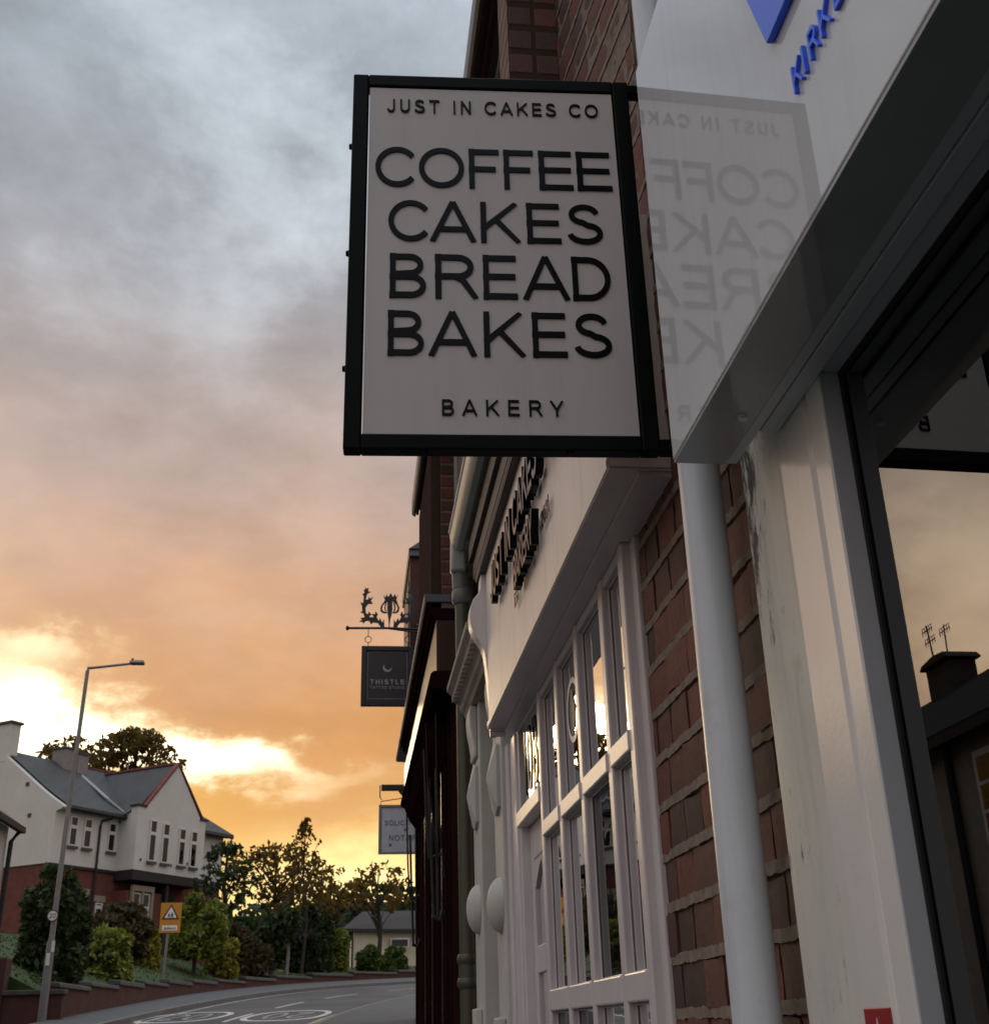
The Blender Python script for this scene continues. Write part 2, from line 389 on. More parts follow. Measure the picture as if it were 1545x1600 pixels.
#%%CONTENT
# ================================================================== palette
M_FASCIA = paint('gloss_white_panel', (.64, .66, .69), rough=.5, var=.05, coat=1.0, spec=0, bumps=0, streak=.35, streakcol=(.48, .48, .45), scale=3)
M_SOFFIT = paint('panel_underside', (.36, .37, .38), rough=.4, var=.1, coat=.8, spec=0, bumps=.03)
M_TIMBER = paint('white_gloss_timber', (.72, .71, .69), rough=.42, var=.07, coat=.55, coatr=.12, bumps=.24, fine=130, scale=5, streak=.22, streakcol=(.45, .45, .38), dirt=.2)
M_OLDWHITE = paint('weathered_white_board', (.66, .66, .60), rough=.45, var=.12, bumps=.3, fine=60, streak=.55, streakcol=(.36, .36, .28), dirt=.6)
M_WHITE_SHADED = paint('white_paint_shaded', (.50, .52, .545), rough=.35, var=.06, bumps=.1)  # same white paint, with the shade on these faces put into its grey
M_CHARCOAL = paint('charcoal_aluminium', (.022, .026, .026), spec=.25, rough=.42, var=.1, bumps=.06)
M_BLACK = paint('satin_black', (.004, .006, .005), rough=.4, var=.2, bumps=0, spec=.06)
M_RUBBER = paint('black_gasket', (.004, .004, .004), rough=.8, bumps=0)
M_PIPEW = paint('white_plastic_pipe', (.60, .64, .68), rough=.32, var=.08, bumps=.06, fine=30, dirt=.35, streak=.35, streakcol=(.36, .35, .32))
M_PANEL = paint('warm_white_sign_panel', (.50, .465, .445), rough=.45, var=.06, bumps=.05, scale=2, streak=.22, streakcol=(.30, .29, .26), dirt=.12)
M_LETTER = paint('black_acrylic_letter', (.004, .005, .006), rough=.2, var=.1, bumps=0, spec=.10)
M_BLUE = paint('blue_acrylic', (.025, .13, .95), rough=.3, var=.05, bumps=0)
M_RED = paint('red_sticker', (.32, .008, .015), rough=.35, var=.1, bumps=0)
M_STICKW = paint('white_print', (.78, .78, .78), rough=.4, bumps=0)
M_LILAC = paint('lilac_white_woodwork', (.63, .575, .58), rough=.33, var=.08, bumps=.12, fine=90, streak=.2, streakcol=(.33, .30, .29))
M_BFASCIA = paint('streaked_white_fascia', (.72, .65, .60), rough=.42, var=.06, bumps=.1, streak=.6, streakcol=(.42, .35, .27))
M_STONEW = paint('white_painted_stone', (.50, .49, .45), rough=.6, var=.12, bumps=.3, dirt=.35, streak=.3)
M_STONEG = paint('grey_painted_panel', (.29, .29, .26), rough=.65, var=.1, bumps=.2)
M_STONEC = paint('weathered_stone_cornice', (.34, .29, .25), rough=.85, var=.3, bumps=.7, fine=60, dirt=.6, streakcol=(.10, .085, .07))
M_GREEN = paint('olive_painted_iron', (.062, .064, .034), rough=.45, var=.2, bumps=.15, fine=60)
M_GREYPIPE = paint('grey_green_iron', (.16, .17, .16), rough=.42, var=.15, bumps=.1)
M_GUTTERW = paint('grey_white_gutter', (.40, .43, .40), rough=.3, var=.1, bumps=.05, streak=.3)
M_GUTTERB = paint('brown_black_gutter', (.045, .035, .028), rough=.4, var=.25, bumps=.15)
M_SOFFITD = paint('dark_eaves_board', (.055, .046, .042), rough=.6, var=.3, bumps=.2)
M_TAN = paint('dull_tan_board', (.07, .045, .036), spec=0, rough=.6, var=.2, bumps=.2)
M_BROWN = paint('dark_oxblood_woodwork', (.022, .009, .009), rough=.6, var=.3, bumps=.1, spec=0)
M_BROWN2 = paint('dark_oxblood_trim', (.045, .016, .013), rough=.28, var=.3, bumps=.1)
M_LEAD = paint('lead_flashing', (.10, .11, .125), rough=.5, var=.3, bumps=.3)
M_IRON = paint('black_wrought_iron', (.008, .008, .008), rough=.5, var=.2, bumps=.1)
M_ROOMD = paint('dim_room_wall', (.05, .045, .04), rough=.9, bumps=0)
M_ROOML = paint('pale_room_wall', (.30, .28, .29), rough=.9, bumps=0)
M_SASH = paint('white_sash', (.62, .62, .60), rough=.4, bumps=0)
M_GLASS = glass('window_glass', (.5, .52, .53), 2.15, .0)
M_GLASSB = glass('bakery_glass', (.5, .5, .52), 2.0, .05)
M_GLASSH = glass('house_glass', (.30, .33, .34), 1.5, .0)
M_BRICK = brickmat('old_red_brick', (.060, .028, .019, 1), (.118, .042, .027, 1), (.175, .044, .026, 1))
M_MORTAR = paint('buff_mortar', (.22, .17, .13), rough=.95, var=.4, scale=30, bumps=1.0, fine=120, dirt=.6, streakcol=(.13, .10, .08))
M_SLATE = None
def mould():
    m = M_OLDWHITE; T = NT(m.node_tree); b = T.n['Principled BSDF']; src = b.inputs['Base Color'].links[0].from_socket
    co = objco(T); sp = T.new('ShaderNodeSeparateXYZ'); T.link(co, sp.inputs[0])
    n = T.noise(T.scalev(co, (1, 1, .35)), 34, 9, .75)
    a = T.math('MULTIPLY', T.mapr(sp.outputs[2], 2.02, 2.36), T.mapr(sp.outputs[1], .86, .96))
    f = T.mapr(T.math('ADD', n, T.math('MULTIPLY', a, .24)), .60, .70)
    T.link(T.mix(T.math('MULTIPLY', f, .92), src, (.035, .033, .028, 1)), b.inputs['Base Color'])
mould()

# ================================================================== the near shop: brick front, white timber window surround, charcoal window
shop = thing('shop_building', (.9, .6, -1.6), 'red brick shop with white timber window surround and charcoal window under white fascia', 'shop')
wall = MB().box(.612, 4, -3, -1.45, -1.6, 4.2).box(.612, 4, 1.34, 2.31, -1.6, 4.2).box(.7, 4, -1.45, 1.34, .97, 4.2).box(.68, .9, -1.45, 1.3, -1.6, -.75)
wall.build('wall', M_MORTAR, shop)
def bricks(mb, mo, fm, y0, y1, z0, z1, pitch=.0924, bed=.017, seed=3):
    rr = random.Random(seed); row = 0; z = z0
    while z < z1:
        y = y0 - (.06 if row % 2 else .17)-rr.random()*.02; k = row
        while y < y1:
            L = rr.choice((.104, .108, .118, .15))+rr.uniform(-.006, .006); k += 1
            a, b = max(y, y0), min(y+L, y1)
            if b-a > .01:
                p = rr.uniform(-.0012, .0022); t = rr.uniform(-.0008, .0008); zz = z+rr.uniform(-.002, .002); h = pitch-bed+rr.uniform(-.004, .003)
                # brick face cut in a small grid with chipped, uneven edges
                n, m = 4, 3; P = []
                for j in range(m+1):
                    for i in range(n+1):
                        e = (i in (0, n)) or (j in (0, m))
                        P.append((a+(b-a)*i/n+(rr.uniform(-.0022, .0022) if e else 0), p+t*i+(.0018 if e else 0)+rr.uniform(-.0007, .0007), zz+h*j/m+(rr.uniform(-.0025, .0025) if e else 0)))
                fs = [(j*(n+1)+i, j*(n+1)+i+1, (j+1)*(n+1)+i+1, (j+1)*(n+1)+i) for j in range(m) for i in range(n)]
                q = len(P)
                ring = [i for i in range(n+1)]+[j*(n+1)+n for j in range(1, m+1)]+[m*(n+1)+i for i in range(n-1, -1, -1)]+[j*(n+1) for j in range(m-1, 0, -1)]
                P += [(P[i][0], .02, P[i][2]) for i in ring]
                fs += [(ring[i], ring[(i+1) % len(ring)], q+(i+1) % len(ring), q+i) for i in range(len(ring))]
                mb.add([fm(u, d, w) for u, d, w in P], fs)
            y += L+.0065
        # raised strap of bed mortar with a ragged edge
        n = int((y1-y0)/.009)+1; P = []; wv = 0
        for i in range(n+1):
            yy = y0+(y1-y0)*i/n
            wv = .5*wv+rr.uniform(-.0016, .0016); zb = z-bed+wv; zt = z+.0015+.6*wv+rr.uniform(-.0012, .0012); d = -.0004+rr.uniform(-.0008, .0008)
            P += [(yy, .012, zb-.001), (yy, d, zb), (yy, d+.001, zt), (yy, .012, zt+.001)]
        fs = [(i*4+c, i*4+c+1, i*4+c+5, i*4+c+4) for i in range(n) for c in range(3)]
        mo.add([fm(u, dd, w) for u, dd, w in P], fs)
        z += pitch; row += 1
bk, mo = MB(), MB()
bricks(bk, mo, lambda u, d, w: (.6+d, u, w), 1.44, 2.30, -.9, 1.75)
bk.build('brick_facing', M_BRICK, shop, smooth=False); mo.build('mortar', M_MORTAR, shop, smooth=True)
# upper brickwork, swung slightly toward the street
bk, mo = MB(), MB(); ux = (2.56-2.0); ang = math.atan2(-.055, ux); L = math.hypot(.055, ux)
fu = lambda u, d, w: (.604+u*math.sin(ang)+d, 2.0+u*math.cos(ang), w)
bricks(bk, mo, fu, 0, L, 1.75, 3.35, seed=9)
bk.build('brick_facing', M_BRICK, shop); mo.build('mortar', M_MORTAR, shop, smooth=True)
MB().profZ([(.606, 2.0), (.552, 2.56), (.75, 2.56), (.75, 2.0)], 1.6, 3.4).build('wall', M_MORTAR, shop)
# white timber surround
q_ = 1.0145
t = MB().profZ([(x*q_, y*q_) for x, y in ((.575, 1.551), (.572, 1.44), (.569, 1.375), (.60, 1.375), (.62, 1.551))], -1.6, .80)
t.build('architrave', M_OLDWHITE, shop, bevel=.004)
t = MB().profZ([(x*q_, y*q_) for x, y in ((.5655, 1.374), (.564, 1.275), (.5665, 1.268), (.570, 1.2645), (.5665, 1.261), (.563, 1.255), (.563, 1.2125), (.60, 1.2125), (.60, 1.374))], -1.6, .80)
t.build('architrave', M_TIMBER, shop, bevel=.002)
MB().box(.5718, .6005, 1.2260, 1.2295, -1.6, .7490).build('jamb', M_WHITE_SHADED, shop, bevel=.001)
MB().box(.5455, .5712, -1.4, 1.38, .7425, .90).box(.5715, .6005, -1.4, 1.229, .7496, .90).build('head_board', M_WHITE_SHADED, shop, bevel=.002)  # white head in the darker copy, shade under the fascia put into the colour
wf = MB().box(.5965, .66, 1.2185, 1.2255, -.75, .7490).box(.5965, .66, -1.4, 1.218, .742, .7490).box(.5965, .66, -1.4, 1.218, -.75, -.66)
wf = wf.build('window_frame', M_RUBBER, shop, bevel=.001)
MB().box(.601, .607, -1.39, 1.218, -.66, .742).build('pane', M_GLASS, wf)
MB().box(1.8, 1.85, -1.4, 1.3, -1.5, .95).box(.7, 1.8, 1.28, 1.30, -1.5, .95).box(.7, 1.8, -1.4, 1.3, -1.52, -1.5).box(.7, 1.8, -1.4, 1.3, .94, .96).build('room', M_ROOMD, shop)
# fascia sign box
fs_ = thing('fascia_sign', (.49, .2, .738), 'glossy white fascia box with blue raised lettering over the charcoal shop window', 'shop sign')
MB().box(.448, .526, -1.4, 1.476, .745, 1.478).build('panel', M_FASCIA, fs_, bevel=.002)
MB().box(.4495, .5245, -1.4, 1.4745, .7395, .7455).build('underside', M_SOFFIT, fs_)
MB().box(.5265, .5435, -1.4, 1.478, .742, .80).build('packer', M_WHITE_SHADED, fs_, bevel=.002)
MB().tube([(.505, 1.33, .7405), (.505, 1.33, .734)], [.008, .006], 14).build('fixing_stud', M_SASH, fs_, smooth=True)
mb = MB(); kf = lambda u, v, d: (.448-d, u, v)
for ch, a, b in (('K', .905, .880), ('I', .8775, .8665), ('R', .858, .835), ('K', .829, .803), ('L', .794, .776)):
    text(mb, ch, kf, a, b, 0.8885, .9235, .0005, .005, boxes=[(a, b)], wt=.14)
mb.build('lettering', M_BLUE, fs_)
MB().prism([(.941, .998), (.55, .998), (.44, 1.30), (1.045, 1.30)], lambda p, a: (.448-a, p[0], p[1]), .0005, .009).build('emblem', M_BLUE, fs_, bevel=.001)
# red sticker on the surround
st = thing('sticker', (.572, 1.327, -.07), 'small red sticker with a pale pointed mark on white timber', 'sticker')
MB().box(.5700, .5724, 1.293, 1.362, -.078, .010).build('backing', M_RED, st, bevel=.001)
MB().prism([(p[0]+.2875, p[1]+.013) for p in ((1.0615, -.075), (1.050, -.055), (1.0435, -.03), (1.040, -.012), (1.0365, -.03), (1.030, -.055), (1.0185, -.075), (1.028, -.075), (1.040, -.045), (1.052, -.075))], lambda p, a: (a, p[0], p[1]), .5692, .5698).build('mark', M_STICKW, st)
# white downpipe
pr = .0331
dp = thing('drainpipe', (.537, 1.634, -1.6), 'white plastic drainpipe running up the brick pier beside shop window', 'drainpipe')
MB().tube([(.537, 1.634, -1.6), (.537, 1.634, 4.2)], pr, 40, False).build('pipe', M_PIPEW, dp, smooth=True)
each('coupling', M_PIPEW, dp, [MB().tube([(.537, 1.634, z), (.537, 1.634, z+.07)], pr+.004, 40) for z in (1.10, -1.15)], smooth=True)
each('bracket', M_PIPEW, dp, [MB().box(.535, .61, 1.615, 1.653, z, z+.03) for z in (1.12, -1.13)], bevel=.002)

# ================================================================== hanging bakery sign
SO = Vector((-.0285, 1.860, .929)); SA = R(-2.675); SU = Vector((math.cos(SA), math.sin(SA), 0)); SN = Vector((math.sin(SA), -math.cos(SA), 0))   # SN faces the camera
def sg(u, v, d=0): return SO+SU*u+SN*d+Vector((0, 0, v))
hs = thing('hanging_sign', tuple(sg(.28, 0)), 'black framed hanging sign listing coffee, cakes, bread and bakes beside white fascia', 'sign')
def sgbox(mb, u0, u1, v0, v1, d0, d1):
    m = MB().box(u0, u1, d0, d1, v0, v1); m.xf(lambda x, y, z: sg(x, z, y)); return mb.add(m.v, m.f)
fr = MB(); TD = .016; VB = .006
sgbox(fr, -.002, .029, VB, .864, -TD, TD); sgbox(fr, .5295, .562, VB, .864, -TD, TD); sgbox(fr, .029, .5295, .8345, .864, -TD, TD); sgbox(fr, .029, .5295, VB, .0365, -TD, TD)
fr.build('frame', M_BLACK, hs, bevel=.003)
for q in ((.5625, .6175, .0065, .032, -.012, .012), (.5625, .6175, .838, .860, -.012, .012), (.618, .628, -.03, .06, -.03, .03), (.618, .628, .80, .90, -.03, .03)): sgbox(MB(), *q).build('bracket', M_BLACK, hs, bevel=.002)
pn = MB(); sgbox(pn, .0315, .5265, .0365, .832, -.012, .012); pn = pn.build('panel', M_PANEL, hs)
for v in (.688, .430, .176):
    mb = MB(); c = sg(-.002, v, 0); mb.tube([c, c-SU*.006], [.007, .005], 10); mb.build('bolt', M_BLACK, hs, smooth=True)
for u in (.14, .40):
    mb = MB(); c = sg(u, VB, .004); mb.tube([c, c-Vector((0, 0, .004))], [.008, .007], 10); mb.build('bolt', M_BLACK, hs, smooth=True)
sf = lambda u, v, d: sg(u, v, d)
def lb(u0, u1, px):                # letter edges measured across one word, spread over u0..u1
    lo, hi = px[0][0], px[-1][1]; return [(u0+(a-lo)/(hi-lo)*(u1-u0), u0+(b-lo)/(hi-lo)*(u1-u0)) for a, b in px]
WORDS = [('JUST IN CAKES CO', .067, .496, .768, .8015, None), ('COFFEE', .044, .517, .581, .6785, [(163, 329), (334, 513), (517, 650), (654, 786), (792, 948), (942, 1102)]),
         ('CAKES', .071, .491, .452, .548, [(214, 382), (378, 556), (560, 728), (742, 897), (913, 1063)]), ('BREAD', .069, .499, .3225, .423, [(200, 361), (376, 560), (566, 722), (736, 920), (918, 1094)]),
         ('BAKES', .067, .492, .197, .295, [(192, 353), (367, 555), (568, 746), (762, 922), (940, 1101)]), ('BAKERY', .170, .391, .0745, .107, None)]
for s, a, b, v0, v1, px in WORDS:
    big = px is not None; bx = lb(a, b, px) if big else None
    for fm in (sf, lambda u, v, d: sg(.558-u, v, -d)):      # the same words face the other way on the far side
        each('lettering', M_LETTER, hs, text(None, s, fm, a, b, v0, v1, .0125, .0150, boxes=bx, track=.30 if s[0] == 'J' else .55, wt=.128 if big else .145, space=.75))

# ================================================================== bakery shopfront
bak = thing('bakery_shop', (.6, 3.1, -1.6), 'lilac white bakery shopfront with many paned window, numbered door and lettered fascia', 'shop')
# structure wall behind
MB().box(.70, 4.2, 2.25, 4.40, 1.6, 3.3).box(.9, 4.2, 2.25, 2.35, -1.6, 1.6).box(1.4, 4.2, 4.3, 4.4, -1.6, 1.6).build('wall', wallbrick('red_brick_wall', (.11, .035, .026, 1), (.16, .05, .035, 1), (.2, .16, .13, 1), rot=(0, 0, 0)), bak)
fa = MB().box(.48, .62, 2.0, 4.125, .992, 1.60); fa.build('fascia', M_BFASCIA, bak, bevel=.002)
MB().profY([(.4735, .987), (.4725, .998), (.474, 1.008), (.4795, 1.012), (.4795, .987)], 2.0, 4.126).build('bead_moulding', M_BFASCIA, bak, smooth=True)
MB().box(.476, .625, 1.995, 4.13, .9835, .9865).box(.535, .625, 2.0, 4.13, .972, .9835).build('soffit', M_LILAC, bak, bevel=.001)
# rounded return at the far end of the soffit
MB().tube([(.484, 4.138, .992), (.54, 4.138, .992)], .017, 14).tube([(.484, 4.138, .968), (.54, 4.138, .968)], .011, 12).build('end_moulding', M_LILAC, bak, smooth=True)
# capping board over the fascia
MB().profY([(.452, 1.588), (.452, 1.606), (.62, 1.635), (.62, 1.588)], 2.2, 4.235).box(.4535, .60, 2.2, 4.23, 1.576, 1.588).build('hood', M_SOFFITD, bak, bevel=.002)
# scroll bracket closing the fascia's far end
prof = [(.500, 1.575), (.462, 1.575), (.459, 1.520), (.450, 1.498), (.432, 1.475), (.421, 1.445), (.417, 1.412), (.420, 1.375), (.430, 1.345), (.447, 1.318), (.462, 1.296), (.470, 1.272), (.475, 1.235), (.480, 1.18), (.486, 1.10), (.492, 1.03), (.500, 1.0)]
MB().prism(prof, lambda p, a: (p[0], a, p[1]), 4.126, 4.20).build('scroll_bracket', M_LILAC, bak, bevel=.003, smooth=True)
# fascia lettering
bf = lambda u, v, d: (.48-d, u, v)
for s, a, b, z0, z1, d1, w in (('JUST IN CAKES CO', 3.74, 2.42, 1.315, 1.445, .030, .17), ('BAKERY', 3.18, 2.80, 1.165, 1.262, .030, .19), ('EST', 3.31, 3.215, 1.155, 1.20, .010, .17), ('2021', 2.765, 2.64, 1.180, 1.228, .010, .17)):
    each('lettering', M_LETTER, bak, text(None, s, bf, a, b, z0, z1, .008, d1, wt=w))
# window: posts, rails, panes
VS = 1.033
zt, zb = .972, -.62
XF, XG = .552, .573
MB().box(.572, .66, 2.222, 2.262, -1.5, .972).build('window_frame', M_LILAC, bak, bevel=.004)
posts = [2.258, 2.478, 2.806, 3.122, 3.440]
each('post', M_LILAC, bak, [MB().box(XF, XG+.02, y, y+.041, zb, zt) for y in posts], bevel=.004)
PANES = ((-.549, .0395), (.0945, .5045), (.5485, .9445))
for a, b in zip(posts[:-1], posts[1:]):
    each('rail', M_LILAC, bak, [MB().box(xx, XG+.02, a+.0415, b-.0005, z0, z1) for z0, z1, xx in ((.505, .548, XF-.004), (.040, .094, XF-.003), (.945, .9715, XF+.004), (-.63, -.55, XF-.004))], bevel=.004)
    for z0, z1 in PANES:
        p = MB().quad((XG, a+.042, z0), (XG, b-.0015, z0), (XG, b-.0015, z1), (XG, a+.042, z1)).build('window', M_GLASSB, bak)
        bd = MB().box(.568, .5728, a+.0415, a+.045, z0, z1).box(.568, .5728, b-.004, b-.0005, z0, z1).box(.568, .5728, a+.0455, b-.0045, z1-.004, z1-.0005).box(.568, .5728, a+.0455, b-.0045, z0+.0005, z0+.004)
        bd.build('glazing_bead', M_LILAC, p, bevel=.002)
MB().box(XF-.01, .70, 2.258, 3.49, -1.5, -.631).build('stall_riser', M_LILAC, bak, bevel=.003)
# room inside
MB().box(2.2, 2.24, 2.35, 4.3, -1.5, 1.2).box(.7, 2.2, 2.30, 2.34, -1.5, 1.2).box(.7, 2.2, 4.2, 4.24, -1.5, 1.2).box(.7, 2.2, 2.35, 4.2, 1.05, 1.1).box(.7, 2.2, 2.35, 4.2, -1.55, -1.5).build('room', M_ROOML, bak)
MB().box(.75, 1.3, 2.5, 3.4, -.9, -.5).box(1.6, 1.65, 2.6, 2.65, -.5, .9).box(1.6, 1.9, 2.4, 3.3, .3, .34).build('counter', M_TAN, bak, bevel=.01)
# door with fanlight and number
MB().box(XF-.004, .64, 3.4905, 3.985, .612, .662).build('transom', M_LILAC, bak, bevel=.005)
MB().box(.560, .64, 3.960, 4.0, -1.5, .972).box(.558, .64, 3.4905, 3.985, .93, .972).build('door_frame', M_LILAC, bak, bevel=.003)
dr = MB()
dz0, dz1 = -1.5, .610
dr.box(.588, .63, 3.4905, 3.55, dz0, dz1).box(.588, .63, 3.90, 3.958, dz0, dz1).box(.588, .63, 3.551, 3.899, .50, dz1).box(.588, .63, 3.551, 3.899, .155, .235).box(.588, .63, 3.551, 3.899, -1.5, -.5).box(.590, .63, 3.708, 3.735, .2355, .4995).box(.590, .63, 3.708, 3.735, -.4995, .1545)
dr = dr.build('door', M_LILAC, bak, bevel=.004)
# arched head pieces in the two upper door panes
for a, b in ((3.551, 3.7075), (3.7355, 3.899)):
    n = 10; pts = [(a, .4999), (a, .41)]+[(a+(b-a)*(i/n), .41+.075*math.sin(math.pi*min(i/n, 1)*.5 if a < 3.6 else math.pi*.5*(1-i/n))) for i in range(1, n)]+[(b, .485 if a < 3.6 else .41), (b, .4999)]
    MB().prism(pts, lambda p, q: (q, p[0], p[1]), .592, .628).build('arch_piece', M_LILAC, dr)
pm = MB()
for a, b in ((3.551, 3.7075), (3.7355, 3.899)):
    for z0, z1 in ((-.4995, .1545), (.2355, .4995)): MB().quad((.600, a, z0), (.600, b, z0), (.600, b, z1), (.600, a, z1)).build('pane', M_GLASSB, dr)
fl = MB().quad((.573, 3.4815, .6625), (.573, 3.9595, .6625), (.573, 3.9595, .93), (.573, 3.4815, .93)).build('fanlight', M_GLASSB, bak)
mb = MB(); text(mb, '10B', lambda u, v, d: (.573-d, u, v), 3.93, 3.62, .705, .915, .0005, .003, wt=.16, boxes=[(3.93, 3.865), (3.835, 3.74), (3.715, 3.62)]); mb.build('number', M_LETTER, fl)
# moulded pilaster at the far side of the door
pl_ = MB().box(.552, .66, 4.0005, 4.09, -1.5, .9715).box(.558, .66, 4.0905, 4.17, -1.5, .9715).box(.546, .66, 4.1705, 4.25, -1.5, .9715).box(.553, .66, 4.2505, 4.30, -1.5, .9715).box(.545, .66, 4.3005, 4.348, -1.5, .9715)
pl_.build('pilaster', M_LILAC, bak, bevel=.006)
# round window transfer
tr = thing('window_sticker', (.572, 2.995, .68), 'round white ringed sticker with dark figure on the bakery window', 'sticker')
mb = MB(); n = 40; ro, ri = .086, .070; cz, cy = .766, 2.995; xs_ = .5716
mb.add([(xs_, cy+r*math.cos(i*2*math.pi/n), cz+r*math.sin(i*2*math.pi/n)) for r in (ri, ro) for i in range(n)], [(i, (i+1) % n, n+(i+1) % n, n+i) for i in range(n)])
mb.build('ring', M_STICKW, tr)
mb = MB().prism([(cy+p[0], cz+p[1]) for p in ((-.02, -.05), (.03, -.052), (.022, -.01), (.034, .012), (.012, .02), (.016, .048), (-.012, .052), (-.02, .018), (-.036, .002), (-.022, -.02))], lambda p, q: (q, p[0], p[1]), xs_-.0006, xs_-.0001)
mb.build('figure', M_BLACK, tr)
VS = 1.0
# dark hanging bits over the hood: gutter soffit of the lean-to
ln = thing('gutter', (.5, 4.2, 2.1), 'grey white gutter on dark boards above the bakery fascia', 'gutter')
prof = [(.440, 2.225), (.442, 2.19), (.452, 2.155), (.474, 2.132), (.50, 2.128), (.52, 2.14), (.52, 2.225)]
MB().profY(prof, 2.75, 5.26).box(.436, .446, 2.75, 5.26, 2.212, 2.23).build('trough', M_GUTTERW, ln, smooth=True)
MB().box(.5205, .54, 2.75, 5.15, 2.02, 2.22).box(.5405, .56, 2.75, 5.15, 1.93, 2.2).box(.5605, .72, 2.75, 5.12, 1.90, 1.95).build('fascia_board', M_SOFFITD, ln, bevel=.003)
# stop end and outlet funnel
MB().prism([(5.262, 2.225), (5.30, 2.225), (5.33, 2.10), (5.34, 2.03), (5.27, 2.03), (5.262, 2.12)], lambda p, a: (a, p[0], p[1]), .447, .52).build('outlet', M_GUTTERW, ln, bevel=.012, smooth=True)
# ================================================================== green and grey downpipe
gp = thing('drainpipe', (.505, 5.35, -1.5), 'olive green iron drainpipe with grey upper length between the two shopfronts', 'drainpipe')
MB().tube([(.505, 5.34, -1.5), (.505, 5.34, 1.93)], .0345, 24, False).build('pipe', M_GREEN, gp, smooth=True)
each('collar', M_GREEN, gp, [MB().tube([(.505, 5.34, z), (.505, 5.34, z+.012), (.505, 5.34, z+.028), (.505, 5.34, z+.04)], [.040, .046, .046, .040], 24) for z in (.16, .255)]+[MB().tube([(.505, 5.34, .20), (.505, 5.34, .255)], .039, 24)], smooth=True)
MB().tube([(.505, 5.34, 1.88), (.505, 5.34, 1.895), (.505, 5.34, 1.94), (.505, 5.34, 1.96)], [.040, .050, .050, .044], 24).tube([(.50, 5.335, 1.96), (.495, 5.325, 2.05), (.492, 5.31, 2.06)], [.042, .042, .042], 20).build('hopper_collar', M_GREYPIPE, gp, smooth=True)
# a second grey pipe running on up past the eaves
MB().tube([(.592, 6.08, 1.6), (.592, 6.08, 3.3)], .055, 20).build('upper_pipe', M_GREYPIPE, gp, smooth=True)
# ================================================================== narrow stone doorway between the shops
dw = thing('stone_doorway', (.55, 4.85, -1.5), 'white painted stone doorway with bossed pilasters beside the bakery', 'doorway')
def pilaster(y0, y1, x, dz):
    ym = (y0+y1)/2; h = (y1-y0)/2
    MB().box(x, .75, y0, y1, -1.5, 1.30).build('pilaster', M_STONEW, dw, bevel=.006)
    MB().dome((x-.0005, ym, .455+dz), .105, .098, .05).build('boss', M_STONEW, dw, smooth=True)
    # long diamond cut plaque
    a = .078
    v = [(x-.012, ym-a, .80+dz), (x-.012, ym, .775+dz), (x-.012, ym+a, .80+dz), (x-.012, ym+a, 1.03+dz), (x-.012, ym, 1.055+dz), (x-.012, ym-a, 1.03+dz), (x-.044, ym, .915+dz)]
    mbq = MB().add(v, [(i, (i+1) % 6, 6) for i in range(6)])
    mbq.prism([(ym-a, .80+dz), (ym, .775+dz), (ym+a, .80+dz), (ym+a, 1.03+dz), (ym, 1.055+dz), (ym-a, 1.03+dz)], lambda p, q: (q, p[0], p[1]), x-.0115, x-.0005)
    mbq.build('plaque', M_STONEW, dw)
    # fluted drop lower down
    for i in range(3):
        f = MB().profZ([(x-.028, ym-.07+i*.05), (x-.028, ym-.035+i*.05), (x-.0005, ym-.03+i*.05), (x-.0005, ym-.075+i*.05)], -.9, .075+dz)
        f.build('fluting', M_STONEW, dw, bevel=.006)
    # scroll console at the head
    P = [(x-.0005, 1.295), (x-.030, 1.295), (x-.034, 1.255), (x-.031, 1.20), (x-.022, 1.15), (x-.015, 1.105), (x-.017, 1.085), (x-.012, 1.07), (x-.0005, 1.07)]
    MB().prism([(p[0], p[1]+dz*.5) for p in P], lambda p, q: (p[0], q, p[1]), ym-.085, ym+.085).build('console', M_STONEW, dw, bevel=.008, smooth=True)
pilaster(4.36, 4.61, .549, -.04); pilaster(4.935, 5.235, .530, 0)
MB().box(.66, .75, 4.61, 4.935, -1.5, 1.25).build('door', M_STONEG, dw, bevel=.01)
P = [(.62, 1.30), (.505, 1.30), (.497, 1.318), (.484, 1.33), (.478, 1.352), (.470, 1.362), (.458, 1.375), (.452, 1.395), (.436, 1.412), (.421, 1.425), (.421, 1.452), (.62, 1.475)]
MB().profY(P, 4.32, 5.27).build('cornice', M_STONEC, dw, bevel=.004)
d = MB()
for i in range(14): d.box(.440, .475, 4.33+i*.067, 4.36+i*.067, 1.365, 1.395)
d.build('dentil', M_STONEC, dw, bevel=.003)
MB().box(.62, 1.3, 4.36, 5.25, 1.30, 2.0).build('wall', M_STONEG, dw)
# ================================================================== upper floor over the bakery and beyond: long eaves, brick piers
M_BRICKW = wallbrick('dark_red_brick_wall', (.10, .030, .022, 1), (.14, .042, .03, 1), (.26, .2, .16, 1), rot=(R(90), 0, 0))
up = thing('upper_storey', (.6, 5, 1.6), 'dark brick upper storey with long moulded eaves above the bakery', 'building')
MB().box(.555, 4, 2.75, 7.45, 2.28, 3.32).box(.403, .60, 2.565, 2.75, 1.66, 3.2).build('wall', M_BRICKW, up)
b = MB()
for i in range(17):
    z = 1.70+i*.0924; b.box(.406, .473, 2.556, 2.566, z, z+.07).box(.484, .55, 2.556, 2.566, z, z+.07)
b.build('pier_brick', M_BRICK, up, bevel=.003)
MB().box(.404, .552, 2.558, 2.5655, 1.66, 3.2).build('pier_mortar', M_TAN, up)
e = MB()
e.profY([(.364, 3.335), (.366, 3.30), (.378, 3.285), (.392, 3.283), (.392, 3.40), (.364, 3.40)], 2.3, 7.50)
